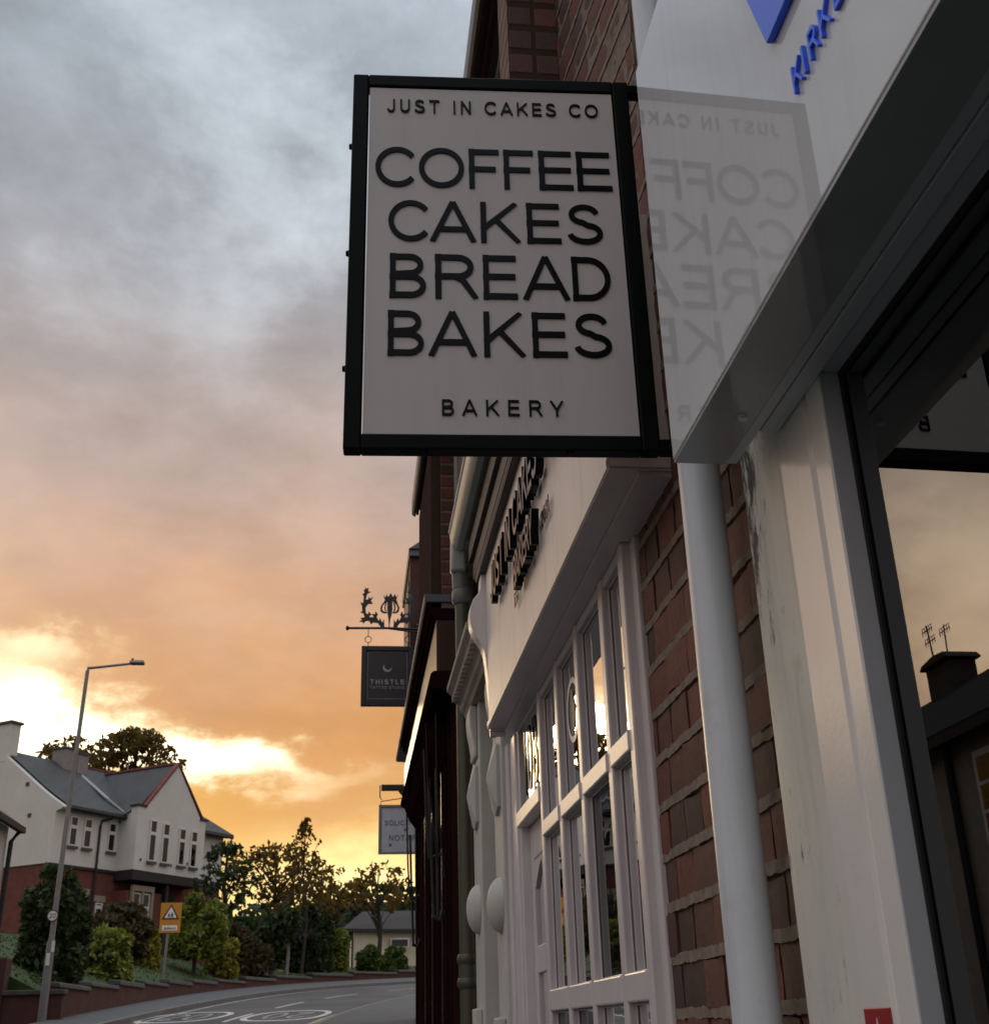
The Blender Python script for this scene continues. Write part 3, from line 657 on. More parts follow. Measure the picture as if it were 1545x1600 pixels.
e.build('gutter', M_GUTTERB, up, bevel=.002)
MB().box(.3935, .411, 2.3, 7.46, 3.278, 3.40).box(.420, .440, 2.3, 7.35, 3.262, 3.40).build('eaves_moulding', M_TAN, up, bevel=.003)
MB().box(.4405, .4685, 2.3, 7.25, 3.27, 3.40).box(.4112, .4198, 2.3, 7.4, 3.29, 3.4).box(.4865, .60, 2.3, 7.2, 3.255, 3.40).build('eaves_board', M_SOFFITD, up)
MB().box(.469, .486, 2.3, 7.72, 3.235, 3.40).build('bed_mould', M_STONEG, up, bevel=.003)
# slope of the roof above the eaves
MB().profY([(.37, 3.40), (3.2, 5.4), (3.2, 5.3), (.45, 3.395)], 2.3, 7.5).build('roof', M_LEAD, up)

# ================================================================== tattoo studio: dark oxblood shopfront, brick and bay above
tat = thing('tattoo_shop', (.6, 8.2, -1.2), 'dark oxblood timber shopfront with deep cornice beyond the olive drainpipe', 'shop')
MB().box(.605, 4, 6.25, 10.3, -1.4, 3.3).build('wall', M_BRICKW, tat)
b = MB()
for i in range(15):
    z = 2.22+i*.0924*.83; b.box(.4695, .545, 6.19, 6.25, z, z+.06)
b.build('pier_brick', M_BRICK, tat, bevel=.003)
MB().box(.469, .604, 6.195, 7.45, 2.16, 3.3).build('pier_mortar', M_MORTAR, tat)
MB().box(.411, .468, 6.2, 7.4, 2.16, 3.24).build('corner_post', M_TAN, tat, bevel=.004)
# bay with lead roof
MB().box(.462, .70, 9.72, 11.0, 2.3, 3.86).build('bay', paint('bay_dark_brick', (.07, .022, .016), rough=.8, var=.4, bumps=.5), tat, bevel=.004)
MB().box(.450, .70, 9.68, 11.1, 3.861, 3.92).prism([(.445, 3.921), (.72, 3.921), (.72, 4.1), (.58, 4.02)], lambda p, a: (p[0], a, p[1]), 9.66, 11.1).build('bay_roof', M_LEAD, tat, bevel=.004)
MB().box(.454, .4615, 9.9, 10.8, 2.5, 3.7).build('bay_window', M_IRON, tat)
MB().box(.605, 4, 9.7, 11.2, 2.3, 4.2).build('wall', M_BRICKW, tat)
# upper cornice, fascia and lower cornice
MB().profY([(.60, 2.235), (.372, 2.235), (.374, 2.205), (.384, 2.19), (.60, 2.19)], 6.18, 10.45).build('lead_cap', M_LEAD, tat, bevel=.004)
MB().profY([(.60, 2.189), (.382, 2.189), (.386, 2.165), (.400, 2.15), (.404, 2.13), (.420, 2.12), (.424, 2.10), (.438, 2.095), (.60, 2.095)], 6.20, 9.72).build('cornice', M_BROWN, tat, bevel=.002)
MB().box(.440, .60, 6.205, 10.2, 1.80, 2.0945).build('fascia', M_BROWN2, tat, bevel=.003)
MB().profY([(.60, 1.799), (.425, 1.799), (.408, 1.785), (.402, 1.76), (.398, 1.735), (.404, 1.715), (.425, 1.70), (.60, 1.70)], 6.20, 9.95).build('lower_cornice', M_BROWN, tat, bevel=.002)
MB().profY([(.60, 1.699), (.43, 1.699), (.47, 1.60), (.545, 1.50), (.60, 1.50)], 6.9, 9.95).build('blind_box', M_BROWN, tat, bevel=.004)
pl2 = MB()
for y0, y1, x in ((6.21, 6.62, .545), (6.63, 6.66, .532), (6.70, 6.74, .556), (7.16, 7.22, .55), (7.9, 7.96, .55), (8.75, 8.82, .55), (9.2, 9.25, .55), (9.3, 9.42, .541), (9.45, 9.95, .546), (9.97, 10.02, .530), (10.05, 10.25, .546)): pl2.box(x, .604, y0, y1, -1.3, 1.699)
pl2.build('pilaster', M_BROWN, tat, bevel=.006)
MB().box(.552, .604, 6.625, 9.5, -1.3, -.55).box(.545, .604, 6.745, 9.3, -.549, -.47).build('stall_riser', M_BROWN, tat, bevel=.005)
MB().quad((.590, 6.745, -.46), (.590, 9.28, -.46), (.590, 9.28, 1.49), (.590, 6.745, 1.49)).build('pane', M_GLASS, tat)
each('glazing_bar', M_BROWN2, tat, [MB().box(.548, .556, y, y+.02, -.45, 1.49) for y in (6.78, 7.4, 8.3, 9.1)])
# folded blind arms hanging from the blind box
for y in (7.35, 9.72):
    arm = MB().tube([(.44, y, 1.62), (.452, y, 1.2), (.470, y, .96)], .007, 8).tube([(.468, y, 1.45), (.475, y, 1.2), (.496, y, .62)], .009, 8).tube([(.515, y, 1.5), (.520, y, .62)], .009, 8).tube([(.488, y, .62), (.53, y, .60), (.55, y, .66)], .014, 8).tube([(.470, y, .96), (.545, y, .98)], .009, 8)
    arm.build('blind_arm', M_IRON, tat, smooth=True)
cb = MB()
cb.tube([(.43, 6.95, 1.69), (.445, 7.1, 1.42), (.475, 7.2, 1.25), (.52, 7.3, .9)], .006, 6).tube([(.47, 6.7, 1.69), (.48, 6.8, 1.3), (.535, 7.0, .8)], .005, 6)
cb.build('cable', M_IRON, tat, smooth=True)

# ================================================================== thistle sign on its wrought iron bracket
TY = 9.5
th = thing('hanging_sign', tuple(at(655, 983, TY)), 'small black square hanging sign with crescent under a wrought iron thistle bracket', 'sign')
def tp(cx, cy): return at(530+cx/7.273, 900+cy/7.273, TY)
def cut(mb, pts, y0=TY-.005, y1=TY+.005): return mb.prism([tp(*p) for p in pts], lambda p, a: (p.x, a, p.z), y0, y1)
br = MB()
br.tube([tp(88, 592), tp(560, 592), tp(905, 606)], .010, 10).tube([tp(75, 592), tp(88, 592), tp(101, 592), tp(113, 592)], [.010, .021, .021, .011], 12)
br.tube([tp(560, 597), tp(890, 640)], .008, 8).tube([tp(880, 560), tp(915, 560), tp(915, 650), tp(880, 640)], .012, 8)
br.build('bracket', M_IRON, th, smooth=True)
orn = MB()
# thistle head: rim, ribs, tuft and stem
cut(orn, [(500, 210), (522, 245), (540, 208), (556, 240), (587, 195), (610, 240), (635, 205), (648, 242), (668, 210), (650, 268), (668, 320), (640, 300), (585, 286), (530, 300), (488, 330), (520, 275)])
cut(orn, [(520, 290), (488, 322), (466, 362), (470, 400), (500, 424), (548, 424), (520, 408), (496, 396), (488, 370), (500, 332), (528, 302)])
cut(orn, [(640, 290), (668, 322), (686, 362), (680, 400), (652, 424), (602, 424), (636, 408), (655, 396), (664, 370), (654, 332), (628, 302)])
cut(orn, [(528, 300), (516, 340), (514, 380), (530, 410), (548, 422), (534, 396), (528, 360), (540, 304)])
cut(orn, [(626, 300), (640, 340), (642, 380), (626, 410), (606, 422), (618, 396), (626, 360), (612, 304)])
cut(orn, [(548, 290), (604, 290), (606, 380), (600, 425), (580, 500), (574, 580), (564, 580), (560, 500), (550, 425), (546, 380)])
LEFT = [(515, 590), (508, 490), (490, 530), (462, 478), (450, 512), (425, 465), (440, 440), (415, 402), (405, 436), (372, 430), (392, 470), (350, 470), (345, 450), (370, 440), (333, 402), (330, 435), (305, 425), (300, 360), (330, 318), (385, 315), (360, 285), (388, 238), (352, 258), (335, 235), (330, 268), (302, 270), (318, 205), (362, 180), (330, 178), (336, 135), (310, 145), (290, 118), (300, 150), (278, 160), (290, 190), (264, 208), (280, 230), (272, 310), (240, 300), (258, 340), (262, 400), (240, 412), (275, 425), (290, 470), (240, 480), (262, 500), (228, 516), (268, 524), (275, 545), (300, 512), (340, 510), (362, 550), (385, 528), (440, 535), (480, 590)]
def ears(poly):
    from mathutils.geometry import tessellate_polygon
    return tessellate_polygon([[Vector((p[0], p[1], 0)) for p in poly]])
def leafcut(mb, pts):
    P = [tp(*p) for p in pts]; n = len(P)
    vs = [(p.x, TY-.005, p.z) for p in P]+[(p.x, TY+.005, p.z) for p in P]
    fs = [tuple(t) for t in ears(pts)]; fs += [tuple(i+n for i in t[::-1]) for t in fs]
    fs += [(i, (i+1) % n, n+(i+1) % n, n+i) for i in range(n)]
    mb.add(vs, fs)
leafcut(orn, LEFT); leafcut(orn, [(1130-x, y) for x, y in LEFT])
orn.build('thistle_ornament', M_IRON, th)
rg = MB()
for cx in (330, 782):
    n = 18; rg.tube([tp(cx+36*math.cos(i*2*math.pi/n), 722+36*math.sin(i*2*math.pi/n)) for i in range(n+1)], .0035, 6, False)
    rg.tube([tp(cx+4, 600), tp(cx, 690)], .003, 6).tube([tp(cx, 757), tp(cx, 800)], .003, 6)
rg.build('hanger_ring', M_IRON, th, smooth=True)
a, b2 = tp(256, 800), tp(240, 1480); c = tp(850, 800)
x0, x1, z0, z1 = a.x, c.x-.004, b2.z, a.z
M_TPAN = paint('black_painted_board', (.012, .011, .012), rough=.4, var=.2, bumps=.05)
M_TLET = paint('grey_white_lettering', (.34, .33, .33), rough=.5, bumps=0)
fr = MB()
for q in ((x0, x0+.042, z0, z1), (x1-.042, x1, z0, z1), (x0+.0421, x1-.0421, z1-.042, z1), (x0+.0421, x1-.0421, z0, z0+.05)): fr.box(q[0], q[1], TY-.022, TY+.022, q[2], q[3])
fr.build('frame', M_IRON, th, bevel=.004)
pn = MB().box(x0+.04, x1-.04, TY-.008, TY+.008, z0+.048, z1-.04).build('panel', M_TPAN, th)
tf = lambda u, v, d: (u, TY-.008-d, v); w = x1-x0; h = z1-z0
text(MB(), 'THISTLE', tf, x0+.075, x1-.075, z0+h*.36, z0+h*.44, .001, .003, track=.35, wt=.2).build('lettering', M_TLET, pn)
each('lettering', M_TLET, pn, text(None, 'TATTOO STUDIO', tf, x0+.075, x1-.075, z0+h*.285, z0+h*.33, .001, .003, track=.3))
tx = MB()
n = 20; cx, cz, r = (x0+x1)/2+.0, z0+h*.64, .038
o_ = [(cx+r*math.cos(t), cz+r*math.sin(t)) for t in [R(-200)+R(220)*i/n for i in range(n+1)]]
i_ = [(cx+.006+r*.84*math.cos(t), cz+.012+r*.84*math.sin(t)) for t in [R(-200)+R(220)*i/n for i in range(n+1)]][::-1]
for i in range(n):
    q = [o_[i], o_[i+1], i_[n-i-1], i_[n-i]]
    tx.add([(p[0], TY-.0105, p[1]) for p in q], [(0, 1, 2, 3)])
tx.build('emblem', M_TLET, pn); tx = MB()
for q in ((x0+.052, x0+.0545, z0+.06, z1-.05), (x1-.0545, x1-.052, z0+.06, z1-.05), (x0+.052, x1-.052, z0+.06, z0+.0625), (x0+.052, x1-.052, z1-.0525, z1-.05)): tx.box(q[0], q[1], TY-.0105, TY-.0085, q[2], q[3])
tx.build('border', M_TLET, pn)

# ================================================================== solicitors' sign and the brick building it hangs from
sb_ = thing('brick_building', (2.5, 18, -.6), 'dark brick building set back beyond the oxblood shopfront', 'building')
MB().box(1.4, 6, 12.5, 26, -.9, 6).build('wall', M_BRICKW, sb_)
MB().profY([(1.2, 6.0), (6.2, 6.0), (3.7, 8.0)], 12.4, 26.2).build('roof', M_LEAD, sb_)
w_ = MB()
for y in (14, 17.5, 22.5): w_.box(1.36, 1.4, y, y+1.1, 3.6, 5.2).box(1.36, 1.4, y, y+1.1, .6, 2.3)
w_.build('window', M_SASH, sb_)
SY = 20.0
so = thing('hanging_sign', tuple(at(630, 1229, SY)), 'pale blue grey framed solicitors sign hanging from a stubby black bracket', 'sign')
p0 = at(592, 1258, SY); p1 = at(591, 1335, SY); sx0, sz1, sz0 = p0.x, p0.z, p1.z; sx1 = sx0+.88
fr = MB()
for q in ((sx0, sx0+.045, sz0, sz1), (sx1-.045, sx1, sz0, sz1), (sx0+.0451, sx1-.0451, sz1-.045, sz1), (sx0+.0451, sx1-.0451, sz0, sz0+.035)): fr.box(q[0], q[1], SY-.03, SY+.03, q[2], q[3])
fr.build('frame', paint('sage_grey_frame', (.20, .22, .20), rough=.5, bumps=0), so, bevel=.005)
pn = MB().box(sx0+.04, sx1-.04, SY-.015, SY+.015, sz0+.03, sz1-.04).build('panel', paint('pale_blue_board', (.52, .55, .60), rough=.4, bumps=0), so)
tf = lambda u, v, d: (u, SY-.015-d, v); h = sz1-sz0; M_SLET = paint('slate_blue_lettering', (.10, .12, .17), rough=.5, bumps=0)
for s, a, b, v0, v1 in (('SOLICITORS', sx0+.10, sx1-.10, .58, .68), ('&', (sx0+sx1)/2-.03, (sx0+sx1)/2+.03, .46, .52), ('NOTARY', sx0+.17, sx1-.17, .27, .38)):
    text(MB(), s, tf, a, b, sz0+h*v0, sz0+h*v1, .001, .004, track=.2, wt=.16).build('lettering', M_SLET, pn)
MB().box(sx0+.17, sx0+.22, SY-.019, SY-.016, sz0+h*.16, sz0+h*.21).build('emblem', M_SLET, pn)
zb_ = at(594, 1231, SY).z; bx = at(594, 1229, SY).x
MB().box(bx+.02, 1.4, SY-.04, SY+.04, zb_-.05, zb_+.05).box(bx+.42, 1.4, SY-.06, SY+.06, zb_-.1, zb_+.14).prism([(bx+.3, zb_-.05), (bx+.4, zb_-.05), (bx+.72, zb_-.42), (bx+.72, zb_-.55)], lambda p, a: (p[0], a, p[1]), SY-.035, SY+.035).build('bracket', M_IRON, so, bevel=.01)
MB().tube([(bx+.0, SY, zb_+.04), (bx, SY, zb_-.16), (bx+.03, SY, zb_-.2)], .009, 6).tube([(sx0+.03, SY, sz1), (sx0+.03, SY, sz1+.06), (sx0+.45, SY, sz1+.12), (bx+.6, SY, zb_-.4)], .008, 6).build('hook', M_IRON, so, smooth=True)
# ================================================================== ground, road, pavements
def gz(y): return -1.5+.062*min(y, 60)+.045*max(0, y-60)
M_GROUND = paint('rough_ground', (.06, .065, .035), rough=.95, var=.4, scale=.6, bumps=0)
M_ROAD = paint('worn_asphalt', (.068, .069, .071), rough=.75, var=.45, scale=.45, bumps=.5, fine=40, dirt=.5, streakcol=(.038, .038, .04))
M_PAVE = paint('grey_tarmac_pavement', (.095, .10, .10), rough=.85, var=.2, scale=2, bumps=.4, fine=40, dirt=.2, streakcol=(.07, .07, .07))
M_KERB = paint('granite_kerb', (.16, .155, .15), rough=.8, var=.25, bumps=.3, fine=30)
M_LINE = paint('worn_white_road_paint', (.55, .54, .52), rough=.7, var=.2, bumps=0, dirt=.6, streakcol=(.16, .16, .16), scale=3)
M_YEL = paint('worn_yellow_road_paint', (.52, .40, .22), rough=.7, var=.2, bumps=0, dirt=.5, streakcol=(.18, .15, .12), scale=3)
M_GRASS = paint('mown_lawn', (.034, .060, .010), rough=.9, var=.4, scale=2.5, bumps=.6, fine=30)
KL = [(-5.8, -25), (-5.5, 10), (-5.05, 28), (-4.35, 35.5), (-3.2, 43), (-1.6, 48.4), (.4, 51.8), (3, 54.5), (9, 59), (20, 66)]
WL = [(-7.15, -25), (-6.95, 10), (-6.5, 31), (-5.9, 40), (-5.1, 46), (-3.5, 51.8), (-1.4, 56), (1.0, 58.6), (4, 61), (12, 66)]
RK = [(-1.6, -25), (-1.3, 10), (-.75, 25.5), (-.05, 30.2), (.75, 34.5), (1.9, 39), (4.5, 45), (10, 51), (22, 58)]
def dense(P, step=1.5):
    out = []
    for (a, b) in zip(P[:-1], P[1:]):
        n = max(1, int(math.dist(a, b)/step))
        out += [(a[0]+(b[0]-a[0])*i/n, a[1]+(b[1]-a[1])*i/n) for i in range(n)]
    # light smoothing
    out.append(P[-1])
    for _ in range(6):
        out = [out[0]]+[((out[i-1][0]+2*out[i][0]+out[i+1][0])/4, (out[i-1][1]+2*out[i][1]+out[i+1][1])/4) for i in range(1, len(out)-1)]+[out[-1]]
    return out
def resample(P, n):
    D = [0]
    for a, b in zip(P[:-1], P[1:]): D.append(D[-1]+math.dist(a, b))
    out = []; j = 0
    for i in range(n):
        t = D[-1]*i/(n-1)
        while j < len(D)-2 and D[j+1] < t: j += 1
        f = (t-D[j])/max(1e-9, D[j+1]-D[j]); out.append((P[j][0]+(P[j+1][0]-P[j][0])*f, P[j][1]+(P[j+1][1]-P[j][1])*f))
    return out
def sheet(mb, A, B, dz, n=90, m=4):
    A = resample(A, n); B = resample(B, n); vs = []
    for a, b in zip(A, B):
        for j in range(m+1):
            x, y = a[0]+(b[0]-a[0])*j/m, a[1]+(b[1]-a[1])*j/m; vs.append((x, y, gz(y)+dz))
    return mb.add(vs, [(i*(m+1)+j, i*(m+1)+j+1, (i+1)*(m+1)+j+1, (i+1)*(m+1)+j) for i in range(n-1) for j in range(m)])
def offs(P, d):
    out = []
    for i, p in enumerate(P):
        a, b = P[max(0, i-1)], P[min(len(P)-1, i+1)]; t = Vector((b[0]-a[0], b[1]-a[1])).normalized(); out.append((p[0]+t.y*d, p[1]-t.x*d))
    return out
KLd, WLd, RKd = dense(KL), dense(WL), dense(RK)
g = MB(); ys = [-900, -60, -25]+[i*5 for i in range(-4, 40)]+[220, 260, 320, 420, 600, 1500]; xs = [-1500, -300, -120, -60, -30, -15, 0, 15, 30, 60, 120, 300, 1500]
g.add([(x, y, (gz(y) if y < 160 else gz(160))-.14) for y in ys for x in xs], [(j*len(xs)+i, j*len(xs)+i+1, (j+1)*len(xs)+i+1, (j+1)*len(xs)+i) for j in range(len(ys)-1) for i in range(len(xs)-1)])
struct(g.build('ground', M_GROUND))
struct(sheet(MB(), KLd, RKd, 0).build('road', M_ROAD))
struct(sheet(MB(), offs(WLd, -.1), offs(KLd, -.14), .115).build('pavement', M_PAVE))
struct(sheet(MB(), offs(RKd, .14), [(4, -25), (4, 10), (4, 25), (5, 32), (7, 40), (12, 46), (24, 52)], .115).build('pavement', M_PAVE))
for P, d in ((KLd, -.14), (RKd, .14)):
    k = MB(); Q = offs(P, d); n = len(P); vs = []
    for a, b in zip(P, Q): vs += [(a[0], a[1], gz(a[1])-.03), (a[0], a[1], gz(a[1])+.118), (b[0], b[1], gz(b[1])+.120), (b[0], b[1], gz(b[1])-.03)]
    k.add(vs, [(i*4+c, i*4+c+1, i*4+c+5, i*4+c+4) for i in range(n-1) for c in range(3)]); struct(k.build('kerb', M_KERB))
# road paint
def strip(mb, P, w, dz=.004):
    A, B = offs(P, -w/2), offs(P, w/2); n = len(P)
    mb.add([(*p, gz(p[1])+dz) for q in zip(A, B) for p in q], [(i*2, i*2+1, i*2+3, i*2+2) for i in range(n-1)])
yl = MB(); strip(yl, offs(RKd, -.18), .08); strip(yl, offs(RKd, -.36), .08); struct(yl.build('yellow_line', M_YEL))
mid = resample([((a[0]+b[0])/2-.1, (a[1]+b[1])/2) for a, b in zip(resample(KLd, 120), resample(RKd, 120))], 400)
wl = MB(); D = 0; seg = []
for a, b in zip(mid[:-1], mid[1:]):
    D += math.dist(a, b)
    if D % 6 < 3.6: seg.append(a)
    else:
        if len(seg) > 2: strip(wl, seg, .10)
        seg = []
strip(wl, offs(KLd, .28)[len(KLd)//3:], .07)
struct(wl.build('white_line', M_LINE))
def roundel(cx, cy, w, L, tw, flip):
    r = MB(); n = 40
    def pt(t, s):
        x = cx+w/2*s*math.copysign(abs(math.cos(t))**.75, math.cos(t)); y = cy+L/2*s*math.copysign(abs(math.sin(t))**.75, math.sin(t)); x += (y-cy)*.13; return (x, y, gz(y)+.0042)
    r.add([pt(i*2*math.pi/n, s) for s in (1, .86) for i in range(n)], [(i, (i+1) % n, n+(i+1) % n, n+i) for i in range(n)])
    sg_ = -1 if flip else 1
    text(r, '20', lambda u, v, d: (cx+sg_*u+(sg_*v)*.13, cy+sg_*v, gz(cy+sg_*v)+.0044), -tw/2, tw/2, -L*.27, L*.27, 0, 0, weight=.03)
    struct(r.build('speed_roundel', M_LINE))
roundel(-1.42, 30.9, 1.9, 4.4, 1.05, True); roundel(-3.85, 31.3, 1.9, 4.4, 1.05, False)

# ================================================================== retaining wall, lawn
M_RWALL = paint('sooty_red_brick', (.085, .034, .028), rough=.9, var=.35, scale=2.5, bumps=.5, fine=25, dirt=.35, streakcol=(.06, .045, .04))
M_COPE = paint('dark_stone_coping', (.085, .08, .075), rough=.9, var=.35, scale=4, bumps=.5, fine=20)
rw = thing('retaining_wall', (-5, 44, gz(44)), 'low sooty brick retaining wall with stepped dark stone coping along the pavement', 'wall')
WR = [p for p in WLd if p[1] > 29.2]; W2 = resample(WR, 76)
def wtop(y): return gz(y)+max(.32, .70-.02*(y-30))
for i in range(0, 75, 5):
    S = W2[i:i+6]; zt_ = wtop(sum(p[1] for p in S)/6)
    A, B = S, offs(S, -.24); n = len(S); vs = []
    for a, b in zip(A, B): vs += [(a[0], a[1], gz(a[1])-.1), (a[0], a[1], zt_), (b[0], b[1], zt_), (b[0], b[1], gz(b[1])-.1)]
    wb = MB().add(vs, [(k*4+c, k*4+(c+1) % 4, (k+1)*4+(c+1) % 4, (k+1)*4+c) for k in range(n-1) for c in range(4)]+[(0, 1, 2, 3), ((n-1)*4+3, (n-1)*4+2, (n-1)*4+1, (n-1)*4)])
    A, B = offs(S, .06), offs(S, -.3); vs = []; j = random.uniform(-.02, .03)
    for a, b in zip(A, B): vs += [(a[0], a[1], zt_+.002), (a[0]-.03, a[1], zt_+.12+j), (b[0], b[1], zt_+.15+j), (b[0], b[1], zt_+.002)]
    wb.build('wall', M_RWALL, rw); cp_ = MB().add(vs, [(k*4+c, k*4+(c+1) % 4, (k+1)*4+(c+1) % 4, (k+1)*4+c) for k in range(n-1) for c in range(4)]+[(0, 1, 2, 3), ((n-1)*4+3, (n-1)*4+2, (n-1)*4+1, (n-1)*4)]); cp_.build('coping', M_COPE, rw, bevel=.03)

def lawn_z(t, y): return wtop(y)-.05+(2.1-1.75*min(1, max(0, (y-50)/9)))*(1-(1-t)**2.2)
lb = MB(); n = 60; m = 10; A = resample(offs(WR, -.26), n)
B = resample([(-17, 32), (-17, 46), (-14, 58), (-8, 68), (6, 74), (20, 74)], n); vs = []
for a, b in zip(A, B):
    for j in range(m+1):
        t = j/m; x, y = a[0]+(b[0]-a[0])*t, a[1]+(b[1]-a[1])*t; vs.append((x, y, lawn_z(t, y)+random.uniform(-.03, .03)))
lb.add(vs, [(i*(m+1)+j, i*(m+1)+j+1, (i+1)*(m+1)+j+1, (i+1)*(m+1)+j) for i in range(n-1) for j in range(m)])
k0 = len(lb.v); lb.add([(x, y, z) for x, y, z in vs[:m+1]]+[(x, y, z-3.2) for x, y, z in vs[:m+1]], [(j, j+1, m+1+j+1, m+1+j) for j in range(m)])
o = lb.build('lawn', M_GRASS, smooth=True, auto=60); struct(o)
# grass blades on the bank
rng = np.random.default_rng(5)
def leaves(centres, size, normal_up=.0, aspect=1.6, rng=rng):
    n = len(centres); d = rng.normal(size=(n, 3)); d /= np.linalg.norm(d, axis=1)[:, None]
    r = rng.normal(size=(n, 3)); r -= (r*d).sum(1)[:, None]*d; r /= np.linalg.norm(r, axis=1)[:, None]
    s = size*rng.uniform(.6, 1.35, size=(n, 1)); b = d*s*.5*aspect; c = r*s*.5
    v = np.stack([centres-b, centres+c*.8-b*.1, centres+b, centres-c*.8-b*.1], 1).reshape(-1, 3)
    f = np.arange(n*4).reshape(-1, 4); return v, f
def fastmesh(name, v, f, m, parent=None):
    me = bpy.data.meshes.new(name); o = bpy.data.objects.new(name, me); COL.objects.link(o)
    off = np.array(org(parent)) if parent is not None else np.array([v[:, 0].mean(), v[:, 1].mean(), v[:, 2].min()])
    if parent is not None: o.parent = parent
    else: o.location = off
    o['_org'] = list(map(float, off)); v = v-off
    me.vertices.add(len(v)); me.vertices.foreach_set('co', v.astype(np.float32).ravel())
    me.loops.add(f.size); me.loops.foreach_set('vertex_index', f.astype(np.int32).ravel())
    me.polygons.add(len(f)); me.polygons.foreach_set('loop_start', np.arange(0, f.size, f.shape[1], dtype=np.int32)); me.polygons.foreach_set('loop_total', np.full(len(f), f.shape[1], np.int32))
    me.update(); me.materials.append(m); return o
va = np.array(vs).reshape(n, m+1, 3); k = 9000
ii = rng.integers(0, n-1, k); jj = rng.uniform(0, 8, k); j0 = jj.astype(int); fa_ = (jj-j0)[:, None]
pc = va[ii, j0]*(1-fa_)+va[ii, j0+1]*fa_; q = rng.uniform(0, 1, (k, 1)); pc = pc*(1-q)+(va[ii+1, j0]*(1-fa_)+va[ii+1, j0+1]*fa_)*q
v, f = leaves(pc+np.array([0, 0, .02]), .06)
go = fastmesh('grass', v, f, leafmat('grass_blades', (.026, .046, .008), (.050, .085, .015), .1), None); tag(go, 'short rough grass on the sloping bank above the brick wall', 'grass', kind='stuff')

# ================================================================== trees and shrubs
M_BARK = paint('dark_bark', (.045, .036, .028), rough=.9, var=.3, bumps=.5)
M_BIRCH = paint('pale_bark', (.22, .20, .17), rough=.8, var=.4, bumps=.3)
LEAF = {
 'dark': leafmat('leaf_dark_green', (.012, .022, .007), (.040, .062, .016)),
 'green': leafmat('leaf_mid_green', (.022, .042, .009), (.10, .145, .022)),
 'yellow': leafmat('leaf_yellow_green', (.055, .068, .010), (.34, .30, .04)),
 'lime': leafmat('leaf_fresh_green', (.032, .055, .010), (.22, .25, .035)),
 'brown': leafmat('leaf_russet_green', (.022, .024, .009), (.075, .058, .022)),
 'back': leafmat('leaf_backlit', (.014, .014, .005), (.13, .085, .018), .6)}
def shell(c, r, n, inner=.55):
    d = rng.normal(size=(n, 3)); d /= np.linalg.norm(d, axis=1)[:, None]; rad = rng.uniform(inner, 1.0, (n, 1))**.6
    return np.array(c)+d*rad*np.array(r)
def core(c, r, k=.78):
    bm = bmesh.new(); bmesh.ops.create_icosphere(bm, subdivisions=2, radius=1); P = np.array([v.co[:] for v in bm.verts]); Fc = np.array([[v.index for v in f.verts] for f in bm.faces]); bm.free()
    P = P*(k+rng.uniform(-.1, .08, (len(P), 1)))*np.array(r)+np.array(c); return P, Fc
def lawn_at(x, y):
    p = va.reshape(-1, 3); return float(p[np.argmin((p[:, 0]-x)**2+(p[:, 1]-y)**2), 2])
WLa = np.array(WLd)
def wall_x(y): return float(np.interp(y, WLa[:, 1], WLa[:, 0]))
def shrub(name, x0, x1, ytop, ybot, Y, leaf, label, group, cat='shrub', size=.16, dens=1.0, lumps=9, solid=True, squash=1.0):
    """a rounded shrub between pixel columns x0..x1 and rows ytop..ybot, standing Y metres away"""
    for q in np.arange(33 if name != 'shrub' or x0 != 205 else 45.5, 64, .2):
        p = at((x0+x1)/2, ybot, q)
        if p.x < wall_x(q)-.15-.5*(x1-x0)*q/F_PX and p.z <= lawn_at(p.x, q): Y = float(q); break
    b = at((x0+x1)/2, ybot, Y); t_ = at((x0+x1)/2, ytop, Y); b.z -= .05; w = (at(x1, ybot, Y)-at(x0, ybot, Y)).length; h = t_.z-b.z
    root = thing(name, (b.x, Y, b.z), label, cat, group); V = []; Fq = []; off = 0; cs = []
    R0 = np.array([w/2, w/2*.85, h/2]); C0 = np.array([b.x, Y, b.z+h*.46])
    for i in range(lumps*2):
        d = rng.normal(size=3); d /= np.linalg.norm(d); s = rng.uniform(.16, .46); j = rng.uniform(.86, 1.14)
        cs.append((C0+d*R0*(1-s)*j, R0*s*np.array([1.1, 1.1, 1/squash])))
    cs.append((C0-np.array([0, 0, h*.1]), R0*.72))
    for i in range(7):                 # skirts reaching the grass
        a = i*.9+rng.uniform(0, .5); s = rng.uniform(.26, .36); cs.append((np.array([C0[0]+R0[0]*.62*math.cos(a), Y+R0[1]*.62*math.sin(a), b.z+h*.17]), np.array([R0[0]*s*1.2, R0[1]*s*1.2, h*.2])))
    for c, r in cs:
        k = int(dens*26*(r[0]*r[2])/(size*size)); k = max(40, min(k, 2600))
        v, f = leaves(shell(c, r*1.08, k, .6), size); V.append(v); Fq.append(f+off); off += len(v)
    o = fastmesh('foliage', np.concatenate(V), np.concatenate(Fq), LEAF[leaf], root)
    if solid:
        V = []; Fq = []; off = 0
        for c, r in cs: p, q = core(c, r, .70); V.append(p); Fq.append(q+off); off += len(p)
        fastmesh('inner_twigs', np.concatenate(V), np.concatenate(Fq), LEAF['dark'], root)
    MB().tube([(b.x, Y, b.z-.6), (b.x, Y, b.z+h*.4)], [.08, .05], 7).build('stem', M_BARK, root)
    return root
